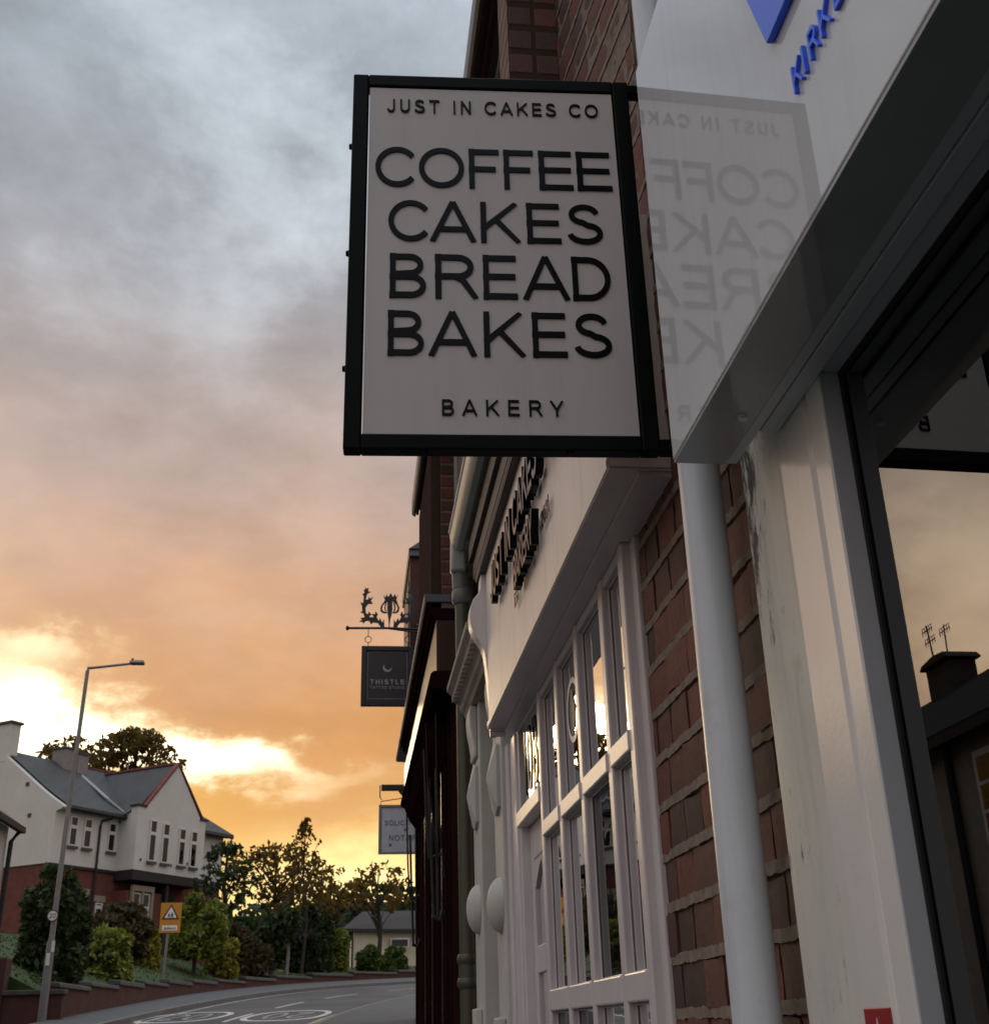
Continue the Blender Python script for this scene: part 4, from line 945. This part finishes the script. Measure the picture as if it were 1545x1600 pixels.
def tree(name, x, ybase, ytop, Y, wpx, leaf, label, group, crown0=.3, n=22, size=.2, dens=1.0, lumpr=(.16, .28), shape='round', bark=None, solid=False, inner=.2):
    b = at(x, ybase, Y); h = at(x, ytop, Y).z-b.z; w = wpx*Y/F_PX*1.08
    root = thing(name, (b.x, Y, b.z), label, 'tree', group); bark = bark or M_BARK
    tk = MB(); r0 = (.03*h*.6+.05)*(.5 if shape == 'cone' else 1); tk.tube([(b.x, Y, b.z-.8), (b.x+.03*h, Y, b.z+h*.3), (b.x-.01*h, Y, b.z+h*.6), (b.x, Y, b.z+h*.95)], [r0, r0*.75, r0*.45, .02], 8)
    V = []; Fq = []; off = 0
    for i in range(n):
        t = rng.uniform(0, 1); a = rng.uniform(0, 6.283)
        if shape == 'cone': t = ((i+.5)/n)**1.2
        if shape == 'cone': rad = (1-t)*.5; zc = crown0+(1-crown0)*t; s = lumpr[0]+(lumpr[1]-lumpr[0])*(1-t)
        else:
            rad = math.sqrt(max(.02, 1-(2*t-1)**2))*.42; zc = crown0+(1-crown0)*(.1+.8*t); s = rng.uniform(*lumpr)
        rr = rad*math.sqrt(rng.uniform(.15, 1)); c = np.array([b.x+w*rr*math.cos(a), Y+w*.7*rr*math.sin(a), b.z+h*zc]); r = np.array([w*s, w*s*.8, w*s*.7])
        k = int(dens*55*(r[0]*r[2])/(size*size)); k = max(6 if shape == 'cone' else 9, min(k, 2200))
        v, f = leaves(shell(c, r, k, inner), size); V.append(v); Fq.append(f+off); off += len(v)
        z0 = b.z+h*max(.15, zc-.25)
        if i % 4 == 0: tk.tube([(b.x, Y, z0), ((b.x+c[0])/2, (Y+c[1])/2, z0*.45+c[2]*.55), tuple(c)], [r0*.28, r0*.16, .012], 5, False)
    fastmesh('crown', np.concatenate(V), np.concatenate(Fq), LEAF[leaf], root); tk.build('trunk', bark, root, smooth=True)
    return root
G1 = 'garden shrubs on the bank'
shrub('tall_shrub', 20, 130, 1342, 1540, 36, 'dark', 'tall dark green shrub behind the lamp post', G1, size=.15, lumps=14)
shrub('shrub', 100, 207, 1440, 1542, 38.3, 'lime', 'broad yellow topped shrub right of the lamp post', G1, size=.15, lumps=12)
shrub('shrub', 128, 238, 1402, 1490, 46, 'brown', 'russet green shrub below the downpipe of the gabled house', G1, size=.17, lumps=12)
shrub('shrub', 205, 250, 1446, 1526, 45.5, 'yellow', 'small yellowing shrub just left of the school sign post', G1, size=.13)
shrub('shrub', 258, 352, 1393, 1492, 48, 'lime', 'big domed green shrub behind the school warning sign', G1, size=.16, lumps=14)
shrub('shrub', 316, 374, 1459, 1525, 45.5, 'yellow', 'bright yellow rounded shrub on the lawn', G1, size=.13)
shrub('shrub', 335, 425, 1436, 1530, 47, 'brown', 'dark russet shrub beside the bright yellow one', G1, size=.17, lumps=12)
shrub('shrub', 395, 450, 1440, 1500, 58, 'dark', 'dark shrub behind the pale trunk', G1, size=.2)
shrub('conifer', 446, 520, 1412, 1522, 53, 'dark', 'broad dark conifer bush at the foot of the pointed tree', G1, size=.18, lumps=14, squash=.7)
shrub('shrub', 503, 546, 1442, 1518, 56.5, 'lime', 'upright yellow green shrub beside the cream bungalow', G1, size=.16, squash=.8)
shrub('shrub', 555, 594, 1468, 1516, 60, 'green', 'clipped round bush left of the bungalow window', G1, size=.15)
shrub('shrub', 594, 638, 1476, 1519, 61, 'green', 'clipped round bush below the bungalow window', G1, size=.15)
hb = MB()
hd = thing('hedge', (-8.0, 30.6, .4), 'dark low hedge between the gate pier and the tall shrub', 'hedge')
V = []; Fq = []; off = 0
for i in range(26):
    c = np.array([rng.uniform(-9.4, -6.9), rng.uniform(30.2, 32.0), rng.uniform(.5, 1.35)]); r = rng.uniform(.25, .45, 3)
    v, f = leaves(shell(c, r, 130, .3), .10); V.append(v); Fq.append(f+off); off += len(v)
fastmesh('foliage', np.concatenate(V), np.concatenate(Fq), LEAF['dark'], hd)
G2 = 'trees beyond the gabled house'
tree('tree', 200, 1330, 1136, 74, 165, 'back', 'dark broad tree rising behind the slate roof and chimney', G2, crown0=.3, n=90, size=.26, dens=.11, lumpr=(.07, .12), inner=.3)
tree('tree', 100, 1330, 1146, 76, 130, 'back', 'low dark tree behind the left end of the slate roof', G2, crown0=.25, n=50, size=.26, dens=.12, lumpr=(.09, .14))
tree('tree', 345, 1500, 1305, 52, 100, 'dark', 'dark leafy tree hiding the right corner of the gabled house', G2, crown0=.33, n=60, size=.19, dens=.10, lumpr=(.08, .13), inner=.2)
tree('tree', 425, 1510, 1312, 60, 165, 'back', 'wide spreading tree with gaps full of yellow sky', G2, crown0=.46, n=120, size=.19, dens=.048, lumpr=(.05, .09), inner=.1)
tree('conifer', 470, 1510, 1280, 57, 135, 'back', 'pointed tree standing highest against the yellow sky', G2, crown0=.36, n=100, size=.18, dens=.03, lumpr=(.04, .085), shape='cone', inner=.1)
tree('tree', 515, 1500, 1345, 62, 105, 'back', 'thin leaved tree right of the pointed one', G2, crown0=.36, n=70, size=.19, dens=.04, lumpr=(.06, .11), inner=.1)
tree('tree', 590, 1500, 1344, 66, 125, 'back', 'straggling low tree in front of the brightest sky', G2, crown0=.42, n=70, size=.19, dens=.04, lumpr=(.05, .10), inner=.1)
tree('birch', 447, 1513, 1420, 54.5, 60, 'dark', 'small pale trunked tree beside the dark conifer bush', G2, crown0=.45, n=24, size=.2, dens=.12, bark=M_BIRCH)
# far wooded rise closing the street
hl_ = MB(); hx = [-160+i*8 for i in range(50)]
vs = []
for x in hx:
    top = 12.6+.7*math.sin(x*.07)+.5*math.sin(x*.23+1)
    vs += [(x, 112, 3.4), (x, 126, top*.93), (x, 150, top*1.02), (x, 230, 8)]
hl_.add(vs, [(i*4+c, i*4+c+1, (i+1)*4+c+1, (i+1)*4+c) for i in range(len(hx)-1) for c in range(3)])
struct(hl_.build('hill', paint('dark_wooded_rise', (.014, .019, .009), rough=1, var=.5, scale=.3, bumps=0), smooth=True, auto=180))
k = 9000; xx = rng.uniform(-60, 60, k); pc = np.stack([xx, rng.uniform(112, 128, k), np.zeros(k)], 1)
pc[:, 2] = 3.4+(pc[:, 1]-112)/14*((12.6+.7*np.sin(xx*.07)+.5*np.sin(xx*.23+1))*.93-3.4)+rng.uniform(0, .9, k)
v, f = leaves(pc, .8); wo = fastmesh('wood', v, f, LEAF['dark'], None); tag(wo, 'dark far off trees massed on the rise at the end of the road', 'wood', kind='stuff')

# ================================================================== gabled house
HK = 53/46; HP = Vector((-7.97*HK, 53, 0)); HU = Vector((.562, .827, 0)); HV = Vector((-.827, .562, 0))
def hh(a, b, z): return HP+HU*(a*HK)+HV*(b*HK)+Vector((0, 0, z*HK))
M_RENDER = paint('cream_white_render', (.62, .60, .55), rough=.85, var=.1, scale=1.2, bumps=.3, fine=15, streak=.5, streakcol=(.44, .41, .35), dirt=.25)
M_HBRICK = wallbrick('house_red_brick', (.23, .060, .04, 1), (.29, .08, .05, 1), (.22, .16, .13, 1), .25, .09, rot=(0, 0, 0))
M_HBRICK = paint('house_red_brick_plain', (.15, .045, .034), rough=.9, var=.25, scale=4, bumps=.3, fine=10)
def slate():
    def fn(T, b):
        co = objco(T); br = T.new('ShaderNodeTexBrick'); br.inputs['Scale'].default_value = 1; br.inputs['Brick Width'].default_value = .3; br.inputs['Row Height'].default_value = .2; br.inputs['Mortar Size'].default_value = .012
        br.inputs['Color1'].default_value = (.032, .034, .037, 1); br.inputs['Color2'].default_value = (.048, .05, .052, 1); br.inputs['Mortar'].default_value = (.03, .03, .032, 1)
        mp = T.new('ShaderNodeMapping'); mp.inputs['Rotation'].default_value = (R(70), 0, R(55)); T.link(co, mp.inputs['Vector']); T.link(mp.outputs[0], br.inputs['Vector'])
        c = T.mix(T.mapr(T.noise(co, .8, 6, .65), .45, .7, 0, .6), br.outputs[0], (.065, .068, .055, 1)); T.link(c, b.inputs['Base Color']); b.inputs['Roughness'].default_value = .6
    return mat('grey_slate', fn)
M_SLATE = slate()
M_REDTILE = paint('red_verge_tile', (.20, .06, .05), rough=.8, var=.3, bumps=.2)
M_SAND = paint('sandstone_surround', (.30, .25, .18), rough=.85, var=.2, bumps=.2)
M_TIMB = paint('black_timber', (.018, .016, .015), rough=.7, var=.3, bumps=.1)
hs_ = thing('gabled_house', tuple(hh(0, 3, 3.0)), 'white rendered house with slate roof, red verged gable and brick ground floor', 'house')
def hbox(mb, a0, a1, b0, b1, z0, z1):
    m = MB().box(a0, a1, b0, b1, z0, z1); m.xf(lambda x, y, z: hh(x, y, z)); return mb.add(m.v, m.f)
def hprism(mb, poly, fm, lo, hi):
    m = MB().prism(poly, fm, lo, hi); m.xf(lambda x, y, z: hh(x, y, z)); return mb.add(m.v, m.f)
WT = MB()
gab = [(.89, 5.72), (7.4, 5.72), (7.4, 7.75), (6.6, 8.45), (4.15, 10.02), (2.9, 9.17), (1.74, 8.37), (1.15, 8.0), (.80, 7.80), (.62, 7.70), (.55, 7.62), (.62, 7.56), (.89, 7.5)]
hprism(WT, gab, lambda p, a: (a, p[0], p[1]), -3.13, -2.9)
hbox(WT, -2.899, 6.0, .89, 7.3, 5.72, 7.66)
hprism(WT, [(0, 5.72), (3.80, 5.68), (3.80, 7.92), (3.52, 7.92), (1.98, 9.83), (.40, 8.02), (0, 8.02)], lambda p, b: (p[0], b, p[1]), 0, .35)
hbox(WT, .001, 3.799, .351, 4.0, 5.72, 7.8)
WT.build('wall', M_RENDER, hs_)
BT = MB(); hbox(BT, -3.08, 6.0, .93, 7.3, 2.0, 5.719); hbox(BT, .05, 1.9, .25, .93, 2.0, 5.0); BT.build('ground_floor', M_HBRICK, hs_)
tb = MB(); hbox(tb, -.02, 3.83, -.03, .92, 5.36, 5.685); hbox(tb, -3.15, -.03, .86, .93, 5.62, 5.72); tb.build('bressummer', M_TIMB, hs_)
RF = MB()
# main roof: front and back slopes with a bell-cast foot, hipped at the far end
def rq(*pts): RF.add([hh(*p) for p in pts], [tuple(range(len(pts)))])
rq((-2.95, 4.15, 10.12), (4.2, 4.15, 10.12), (6.0, 1.7, 8.42), (-2.95, 1.7, 8.42)); rq((-2.95, 1.7, 8.42), (6.0, 1.7, 8.42), (6.25, .55, 7.72), (-2.95, .55, 7.72))
rq((-2.95, 4.15, 10.12), (4.2, 4.15, 10.12), (6.25, 7.7, 7.7), (-2.95, 7.7, 7.7)); rq((4.2, 4.15, 10.12), (6.0, 1.7, 8.42), (6.25, .55, 7.72), (6.25, 7.7, 7.7))
rq((-2.95, .55, 7.72), (6.25, .55, 7.72), (6.25, .55, 7.62), (-2.95, .55, 7.62)); rq((-2.95, .55, 7.62), (6.25, .55, 7.62), (6.25, .95, 7.62), (-2.95, .95, 7.62))
# wing roof
rq((1.98, .15, 9.93), (1.98, 4.3, 9.93), (.12, 4.3, 7.95), (.12, .15, 7.95)); rq((1.98, .15, 9.93), (1.98, 4.3, 9.93), (3.95, 4.3, 7.85), (3.95, .15, 7.85))
rq((.12, .35, 7.95), (.12, 2.2, 7.95), (-.22, 2.2, 7.72), (-.22, .5, 7.72))
RF.build('roof', M_SLATE, hs_)
vg = MB()
def bar(mb, p, q, w=.07, h=.1):
    a, b = hh(*p), hh(*q); d = (b-a).normalized(); s = d.cross(Vector((0, 0, 1))).normalized()*w; u = Vector((0, 0, h))
    mb.add([a-s, a+s, a+s+u, a-s+u, b-s, b+s, b+s+u, b-s+u], [(0, 1, 2, 3), (4, 5, 6, 7), (0, 1, 5, 4), (1, 2, 6, 5), (2, 3, 7, 6), (3, 0, 4, 7)])
bar(vg, (1.98, .08, 9.87), (.34, .08, 7.98), .14, .14); bar(vg, (1.98, .08, 9.87), (3.62, .08, 7.92), .14, .1); bar(vg, (1.98, .2, 9.92), (1.98, 3.9, 9.92), .08, .09); bar(vg, (.3, 4.15, 10.1), (4.2, 4.15, 10.1), .08, .08)
vg.build('verge', M_REDTILE, hs_)
vl = MB(); bar(vl, (.30, 3.7, 9.74), (-.10, 1.55, 8.42), .10, .05); bar(vl, (-.10, 1.55, 8.42), (.02, .6, 7.74), .07, .05); vl.build('valley_lead', paint('pale_lead_valley', (.33, .33, .31), rough=.6, bumps=0), hs_)
each('kneeler', M_TIMB, hs_, [hbox(MB(), -.06, .42, -.05, .40, 8.02, 8.09), hbox(MB(), 3.44, 3.92, -.05, .40, 7.92, 7.99)])
each('chimney', paint('grey_rendered_chimney', (.26, .24, .23), rough=.9, var=.2, bumps=.2), hs_, [hbox(MB(), -.55, -.05, 3.6, 4.3, 9.4, 10.55), hbox(MB(), .08, .62, 3.5, 4.1, 9.4, 10.42)], bevel=.03)
each('chimney_cap', M_COPE, hs_, [hbox(MB(), -.6, 0, 3.55, 4.35, 10.551, 10.62), hbox(MB(), .03, .67, 3.45, 4.15, 10.421, 10.49), hbox(MB(), -3.2, -2.6, 3.72, 4.55, 11.051, 11.15)])
ch = MB(); hbox(ch, -3.14, -2.65, 3.80, 4.47, 9.6, 11.05); ch.build('chimney', M_RENDER, hs_, bevel=.02)
M_CURT = paint('grey_curtain', (.10, .11, .11), rough=.9, var=.5, scale=3, bumps=0, streak=.8, streakcol=(.03, .03, .03))
def hwin(a0, a1, z0, z1, b, transom=.36, stone=False):
    f = MB(); e = .05; zt_ = z1-(z1-z0)*transom
    for q in ((a0, a0+e, z0, z1), (a1-e, a1, z0, z1), (a0+e, a1-e, z1-e, z1), (a0+e, a1-e, z0, z0+e), (a0+e, a1-e, zt_-.06, zt_+.06)): hbox(f, q[0], q[1], b-.05, b+.04, q[2], q[3])
    f = f.build('window', M_SASH, hs_)
    p = MB(); hbox(p, a0+e*.5, a1-e*.5, b-.012, b-.004, z0+.02, z1-.02); p.build('pane', M_GLASSH, f)
    s_ = MB(); hbox(s_, a0-.06, a1+.06, b-.10, b-.051, z0-.10, z0-.005); s_.build('sill', M_COPE if not stone else M_SAND, f)
    k_ = MB(); hbox(k_, a0+.02, a1-.02, b-.0035, b-.001, z0+.03, z1-.03); k_.build('curtain', M_CURT, f)
for a0, a1 in ((-2.42, -2.05), (-1.74, -1.36), (-.54, -.16)): hwin(a0, a1, 6.38, 7.42, .89)
for a0, a1, z1 in ((.67, 1.05, 7.60), (1.38, 1.76, 7.56), (2.3, 2.68, 7.48), (2.98, 3.36, 7.46)): hwin(a0, a1, 6.08, z1, 0, .33)
hwin(4.15, 4.6, 6.2, 7.3, .89)
hwin(-1.62, -1.2, 3.7, 4.75, .93, .3, True); hwin(-.78, -.42, 4.05, 4.55, .93, .3, True)
for a0 in (.36, .86): hwin(a0, a0+.38, 3.5, 4.95, .25, .36, True)
q = MB(); hbox(q, .24, .34, .14, .26, 3.2, 5.0); hbox(q, .755, .845, .14, .26, 3.2, 5.0); hbox(q, 1.26, 1.38, .14, .26, 3.2, 5.0); hbox(q, .24, 1.38, .13, .26, 5.0, 5.2); hbox(q, -1.7, -1.12, .88, .935, 4.78, 4.98); hbox(q, -.88, -.32, .88, .935, 4.58, 4.80); q.build('stone_surround', M_SAND, hs_)
q = MB(); hbox(q, 1.95, 2.1, .1, .9, 2.5, 5.36); hbox(q, 2.2, 3.3, .90, .925, 2.5, 5.1); q.build('porch', M_TIMB, hs_)
q = MB(); q.tube([hh(-.55, .62, 7.62), hh(-.62, .72, 7.52), hh(-.92, .85, 7.42), hh(-.98, .84, 7.25), hh(-.98, .84, 3)], .05, 8).tube([hh(-2.9, .56, 7.62), hh(6.2, .56, 7.60)], .06, 8); q.build('gutter_pipe', M_TIMB, hs_, smooth=True)
q = MB()
for a, z in ((.3, 6.05), (2.85, 6.15), (1.95, 6.0), (-.05, 7.45)): hbox(q, a, a+.07, -.03 if a > 0 else .86, -.001 if a > 0 else .889, z, z+.09)
for b, z in ((2.4, 8.55), (2.1, 7.4)):
    m = MB().box(-3.16, -3.131, b, b+.16, z, z+.13); m.xf(lambda x, y, z: hh(x, y, z)); q.add(m.v, m.f)
q.build('vent', M_COPE, hs_)

# ================================================================== cream bungalow at the bend
bg_ = thing('bungalow', tuple(at(600, 1512, 78)), 'cream rendered bungalow behind two clipped round bushes', 'house')
a, b = at(546, 1512, 78), at(700, 1500, 80); zt2 = at(553, 1455, 78).z
MB().add([(a.x, 78, a.z-1.5), (b.x, 80, a.z-1.5), (b.x, 80, zt2), (a.x+.25, 78, zt2), (a.x, 90, a.z-1.5), (b.x, 90, a.z-1.5), (b.x, 90, zt2), (a.x, 90, zt2)], [(0, 1, 2, 3), (4, 5, 6, 7), (0, 3, 7, 4), (1, 2, 6, 5), (3, 2, 6, 7)]).build('wall', paint('cream_render', (.60, .56, .42), rough=.85, var=.1, bumps=0), bg_)
MB().add([(a.x-.5, 77.4, zt2-.05), (b.x+.5, 79.4, zt2-.05), (b.x-.5, 84, zt2+1.5), (a.x+.8, 84, zt2+1.5), (a.x-.5, 77.4, zt2+.12), (b.x+.5, 79.4, zt2+.12), (b.x-.5, 84, zt2+1.7), (a.x+.8, 84, zt2+1.7)], [(0, 1, 2, 3), (4, 5, 6, 7), (0, 1, 5, 4), (0, 3, 7, 4), (1, 2, 6, 5)]).build('roof', paint('dark_roof_tile', (.035, .032, .03), rough=.9, bumps=0), bg_)
c0, c1 = at(610, 1481, 78.7), at(634, 1466, 78.7)
w_ = MB().box(c0.x, c1.x+.2, 78.5, 78.62, c0.z, c1.z).build('window', M_SASH, bg_); MB().box(c0.x+.08, c1.x+.12, 78.46, 78.49, c0.z+.08, c1.z-.08).build('pane', M_GLASSH, w_)
d0 = at(550, 1505, 77.9); MB().tube([(d0.x, 77.9, a.z-1), (d0.x, 77.9, zt2)], .06, 8).build('drainpipe', M_TIMB, bg_)

# ================================================================== white terrace across the road (its far end shows at the left edge; the rest is seen in the shop glass)
M_TWHITE = paint('white_painted_wall', (.60, .60, .58), rough=.7, var=.1, scale=2, bumps=.2, dirt=.2)
tf_ = thing('terraced_house', (-10, 24, -.2), 'white painted end terrace house with black gutter at the left edge', 'house')
MB().box(-14, -7.2, 24.6, 26.35, -.8, 4.16).build('wall', M_TWHITE, tf_)
MB().profY([(-6.95, 4.12), (-6.95, 4.21), (-10.6, 6.66), (-14.2, 4.21), (-14.2, 4.12), (-10.6, 6.56)], 24.55, 26.55).build('roof', M_SLATE, tf_)
MB().box(-7.02, -6.9, 24.55, 26.58, 4.06, 4.18).tube([(-7.0, 26.45, 4.08), (-7.1, 26.3, 3.86), (-7.14, 26.28, -.2)], .05, 8).build('gutter_pipe', M_TIMB, tf_)
for z0, z1 in ((2.35, 3.6), (-.5, .7)):
    w_ = MB().box(-7.24, -7.15, 24.7, 25.75, z0, z1).build('window', M_TIMB, tf_)
    MB().box(-7.149, -7.146, 24.76, 25.68, z0+.08, z1-.08).build('pane', M_GLASSH, w_)
MB().box(-7.199, -7.15, 25.98, 26.08, 2.25, 2.6).build('vent', M_TIMB, tf_)
MB().profX([(24.7, .9), (26.0, 1.2), (26.2, 2.0), (24.7, 2.0)], -7.199, -7.0).build('signboard', M_IRON, tf_)
tn = thing('terraced_house', (-10, 15, -.7), 'dark rendered terrace with chimney and aerials seen only in the shop glass', 'house')
M_TDARK = paint('dull_brown_render', (.34, .29, .23), rough=.85, var=.2, bumps=.2)
MB().box(-14, -7.2, 5, 24.54, -1.6, 3.60).build('wall', M_TDARK, tn)
MB().profY([(-6.95, 3.55), (-6.95, 3.66), (-10.5, 5.9), (-14.2, 3.66), (-14.2, 3.55), (-10.5, 5.78)], 4.8, 24.5).build('roof', paint('old_dark_slates', (.035, .036, .038), rough=.9, var=.5, scale=3, spec=.1, bumps=.6, fine=6, dirt=.5, streakcol=(.09, .095, .09)), tn)
MB().box(-7.04, -6.9, 4.8, 24.5, 3.47, 3.60).tube([(-7.12, 15.7, 3.5), (-7.12, 15.7, -1)], .06, 8).build('gutter_pipe', M_TIMB, tn)
for y0 in (13.6, 8.6, 17.6):
    for z0, z1 in ((2.05, 3.28), (-.3, 1.3)):
        w_ = MB()
        w_.box(-7.25, -7.16, y0, y0+1.5, z0, z1).build('window', M_SASH, tn)
        g_ = MB()
        for i in range(3):
            for j in range(3): g_.box(-7.159, -7.155, y0+.08+i*.46, y0+.50+i*.46, z0+.08+j*(z1-z0-.12)/3, z0+.03+(j+1)*(z1-z0-.12)/3)
        g_.build('pane', M_GLASSH, tn)
ch = MB().box(-10.75, -10.2, 20.75, 21.75, 5.0, 6.36).profX([(20.65, 6.361), (21.85, 6.361), (21.7, 6.46), (21.2, 6.53), (20.8, 6.50)], -10.85, -10.1).build('chimney', paint('sooty_chimney_brick', (.05, .036, .028), rough=.9, var=.4, bumps=.5), tn, bevel=.03)
ae = MB().tube([(-10.5, 21.8, 5.8), (-10.5, 21.95, 7.4)], .02, 6).tube([(-10.5, 21.3, 6.6), (-10.5, 21.25, 7.2)], .016, 6)
for y, z in ((21.9, 7.05), (21.95, 7.3), (21.25, 7.08)):
    ae.tube([(-10.5, y-.22, z), (-10.5, y+.22, z)], .012, 5)
    for i in range(5): ae.tube([(-10.5, y-.2+i*.1, z-.08), (-10.5, y-.2+i*.1, z+.08)], .008, 4)
    ae.tube([(-10.5, y-.22, z+.08), (-10.5, y+.22, z+.08)], .008, 4)
ae.build('aerial', M_IRON, tn)
# gate pier at the left edge
gp_ = thing('gate_pier', (-8.1, 30, .3), 'dark brick gate pier at the left end of the retaining wall', 'pier')
MB().box(-8.75, -7.65, 29.3, 29.8, -.4, 1.75).box(-7.649, -6.35, 29.35, 29.6, -.2, .95).build('brickwork', M_RWALL, gp_, bevel=.02)
MB().box(-7.66, -6.3, 29.3, 29.66, .952, 1.06).build('coping', M_COPE, gp_, bevel=.02)

# ================================================================== lamp post with 20 sign
LY = 28.75
M_STEEL = paint('galvanised_steel', (.20, .20, .20), rough=.5, var=.2, bumps=.05, metal=.4)
b = at(66, 1600, LY); t_ = at(138, 1042, LY); gx = b.x; bz = gz(LY)+.1
lp = thing('lamp_post', (gx, LY, bz), 'tall grey steel lamp post carrying a round 20 sign', 'lamp post')
MB().tube([(gx-.02, LY, bz-.3), (gx-.01, LY, 2.0), (gx-.006, LY, 2.1), (gx+.02, LY, 5), (t_.x, LY, t_.z-.1)], [.095, .088, .062, .055, .045], 16).build('column', M_STEEL, lp, smooth=True)
h0, h1 = at(143, 1044, LY), at(205, 1037, LY)
MB().tube([(t_.x, LY, t_.z-.12), (t_.x+.01, LY, t_.z-.03), (h0.x+.05, LY, h0.z+.01), (h1.x, LY, h1.z)], [.045, .042, .032, .03], 10).build('arm', M_STEEL, lp, smooth=True)
h2 = at(226, 1034, LY)
MB().profX([(LY-.13, h1.z-.01), (LY+.13, h1.z-.01), (LY+.10, h1.z+.07), (LY-.10, h1.z+.07)], h1.x-.02, h2.x).build('lantern', M_STEEL, lp, bevel=.02)
MB().tube([(h1.x+.03, LY, h1.z+.07), (h1.x+.03, LY, h1.z+.13)], .03, 8).build('photocell', M_IRON, lp)
def disc(mb, c, r, y, n=28): return mb.add([(c.x+r*math.cos(i*6.28318/n), y, c.z+r*math.sin(i*6.28318/n)) for i in range(n)], [tuple(range(n))])
c20 = at(84.5, 1431.5, LY); r20 = .125
s20 = MB(); s20.tube([(c20.x, LY-.105, c20.z), (c20.x, LY-.112, c20.z)], r20, 32).build('sign_plate', paint('sign_red', (.10, .012, .012), rough=.4, bumps=0), lp)
m_ = MB(); disc(m_, c20, r20*.82, LY-.1135); m_.build('sign_face', M_STICKW, lp)
m_ = MB(); text(m_, '20', lambda u, v, d: (c20.x+u, LY-.1145-d, c20.z+v), -.075, .075, -.052, .052, 0, .001, weight=.06); m_.build('numeral', M_IRON, lp)
q = at(78, 1497, LY); MB().box(q.x-.05, q.x+.03, LY-.11, LY-.10, q.z-.16, q.z+.1).box(q.x+.035, q.x+.10, LY-.105, LY-.095, q.z+.12, q.z+.36).build('label_plate', M_STICKW, lp)

# ================================================================== school warning sign
YS = 42.4
pb = at(251, 1563, YS); tl, br_ = at(252.5, 1411, YS), at(281.5, 1457.5, YS)
sc = thing('road_sign', (pb.x, YS, gz(YS)+.1), 'orange yellow road sign with red warning triangle on a grey post', 'road sign')
ptop = at(266, 1420, YS)
MB().tube([(pb.x, YS+.05, gz(YS)), (ptop.x, YS+.05, ptop.z)], .045, 10).build('post', M_STEEL, sc, smooth=True)
cx, cz, w, h = (tl.x+br_.x)/2, (tl.z+br_.z)/2, abs(br_.x-tl.x), abs(tl.z-br_.z)
pn = MB().box(cx-w/2, cx+w/2, YS-.02, YS-.005, cz-h/2, cz+h/2).build('plate', paint('orange_yellow_sheeting', (.52, .22, .012), rough=.4, var=.05, bumps=0), sc, bevel=.01)
def tri(r, dz=0): return [(cx, cz+h*.13+dz+r), (cx-r*.9, cz+h*.13+dz-r*.55), (cx+r*.9, cz+h*.13+dz-r*.55)]
MB().prism(tri(.325), lambda p, a: (p[0], a, p[1]), YS-.026, YS-.021).build('triangle_border', paint('sign_red', (.1, .012, .012), rough=.4, bumps=0), pn)
MB().prism(tri(.225), lambda p, a: (p[0], a, p[1]), YS-.029, YS-.0265).build('triangle_face', M_STICKW, pn)
fg = MB()
for ox, s in ((-.055, .8), (.045, 1.0)):
    zc = cz+h*.13-.10
    fg.dome((0, 0, 0), .001, .001, .001)
    for poly in ([(-.02, .10), (.02, .10), (.03, .03), (.0, .0), (-.03, .03)], [(-.03, .035), (-.005, .03), (-.03, -.025), (-.05, -.025)], [(.0, .03), (.025, .035), (.05, -.02), (.03, -.025)], [(-.02, .095), (-.06, .05), (-.052, .042), (-.01, .07)], [(.02, .095), (.055, .055), (.048, .045), (.01, .07)], [(-.016, .108), (.016, .108), (.018, .135), (0, .15), (-.018, .135)]):
        fg.prism([(cx+ox+p[0]*s, zc+p[1]*s+.01) for p in poly], lambda p, a: (p[0], a, p[1]), YS-.032, YS-.0295)
fg.v = [v if abs(v[1]) > 1 else (cx, YS-.03, cz) for v in fg.v]
fg.build('figures', M_IRON, pn)
MB().box(cx-.25, cx+.25, YS-.026, YS-.021, cz-h*.42, cz-h*.25).build('supplementary_plate', M_STICKW, pn)
tx = MB(); text(tx, 'School', lambda u, v, d: (cx+u, YS-.0265-d, cz-h*.39+v), -.19, .19, 0, .085, 0, .001, weight=.03); tx.build('lettering', M_IRON, pn)

for o in list(bpy.data.objects):
    if '_org' in o: del o['_org']
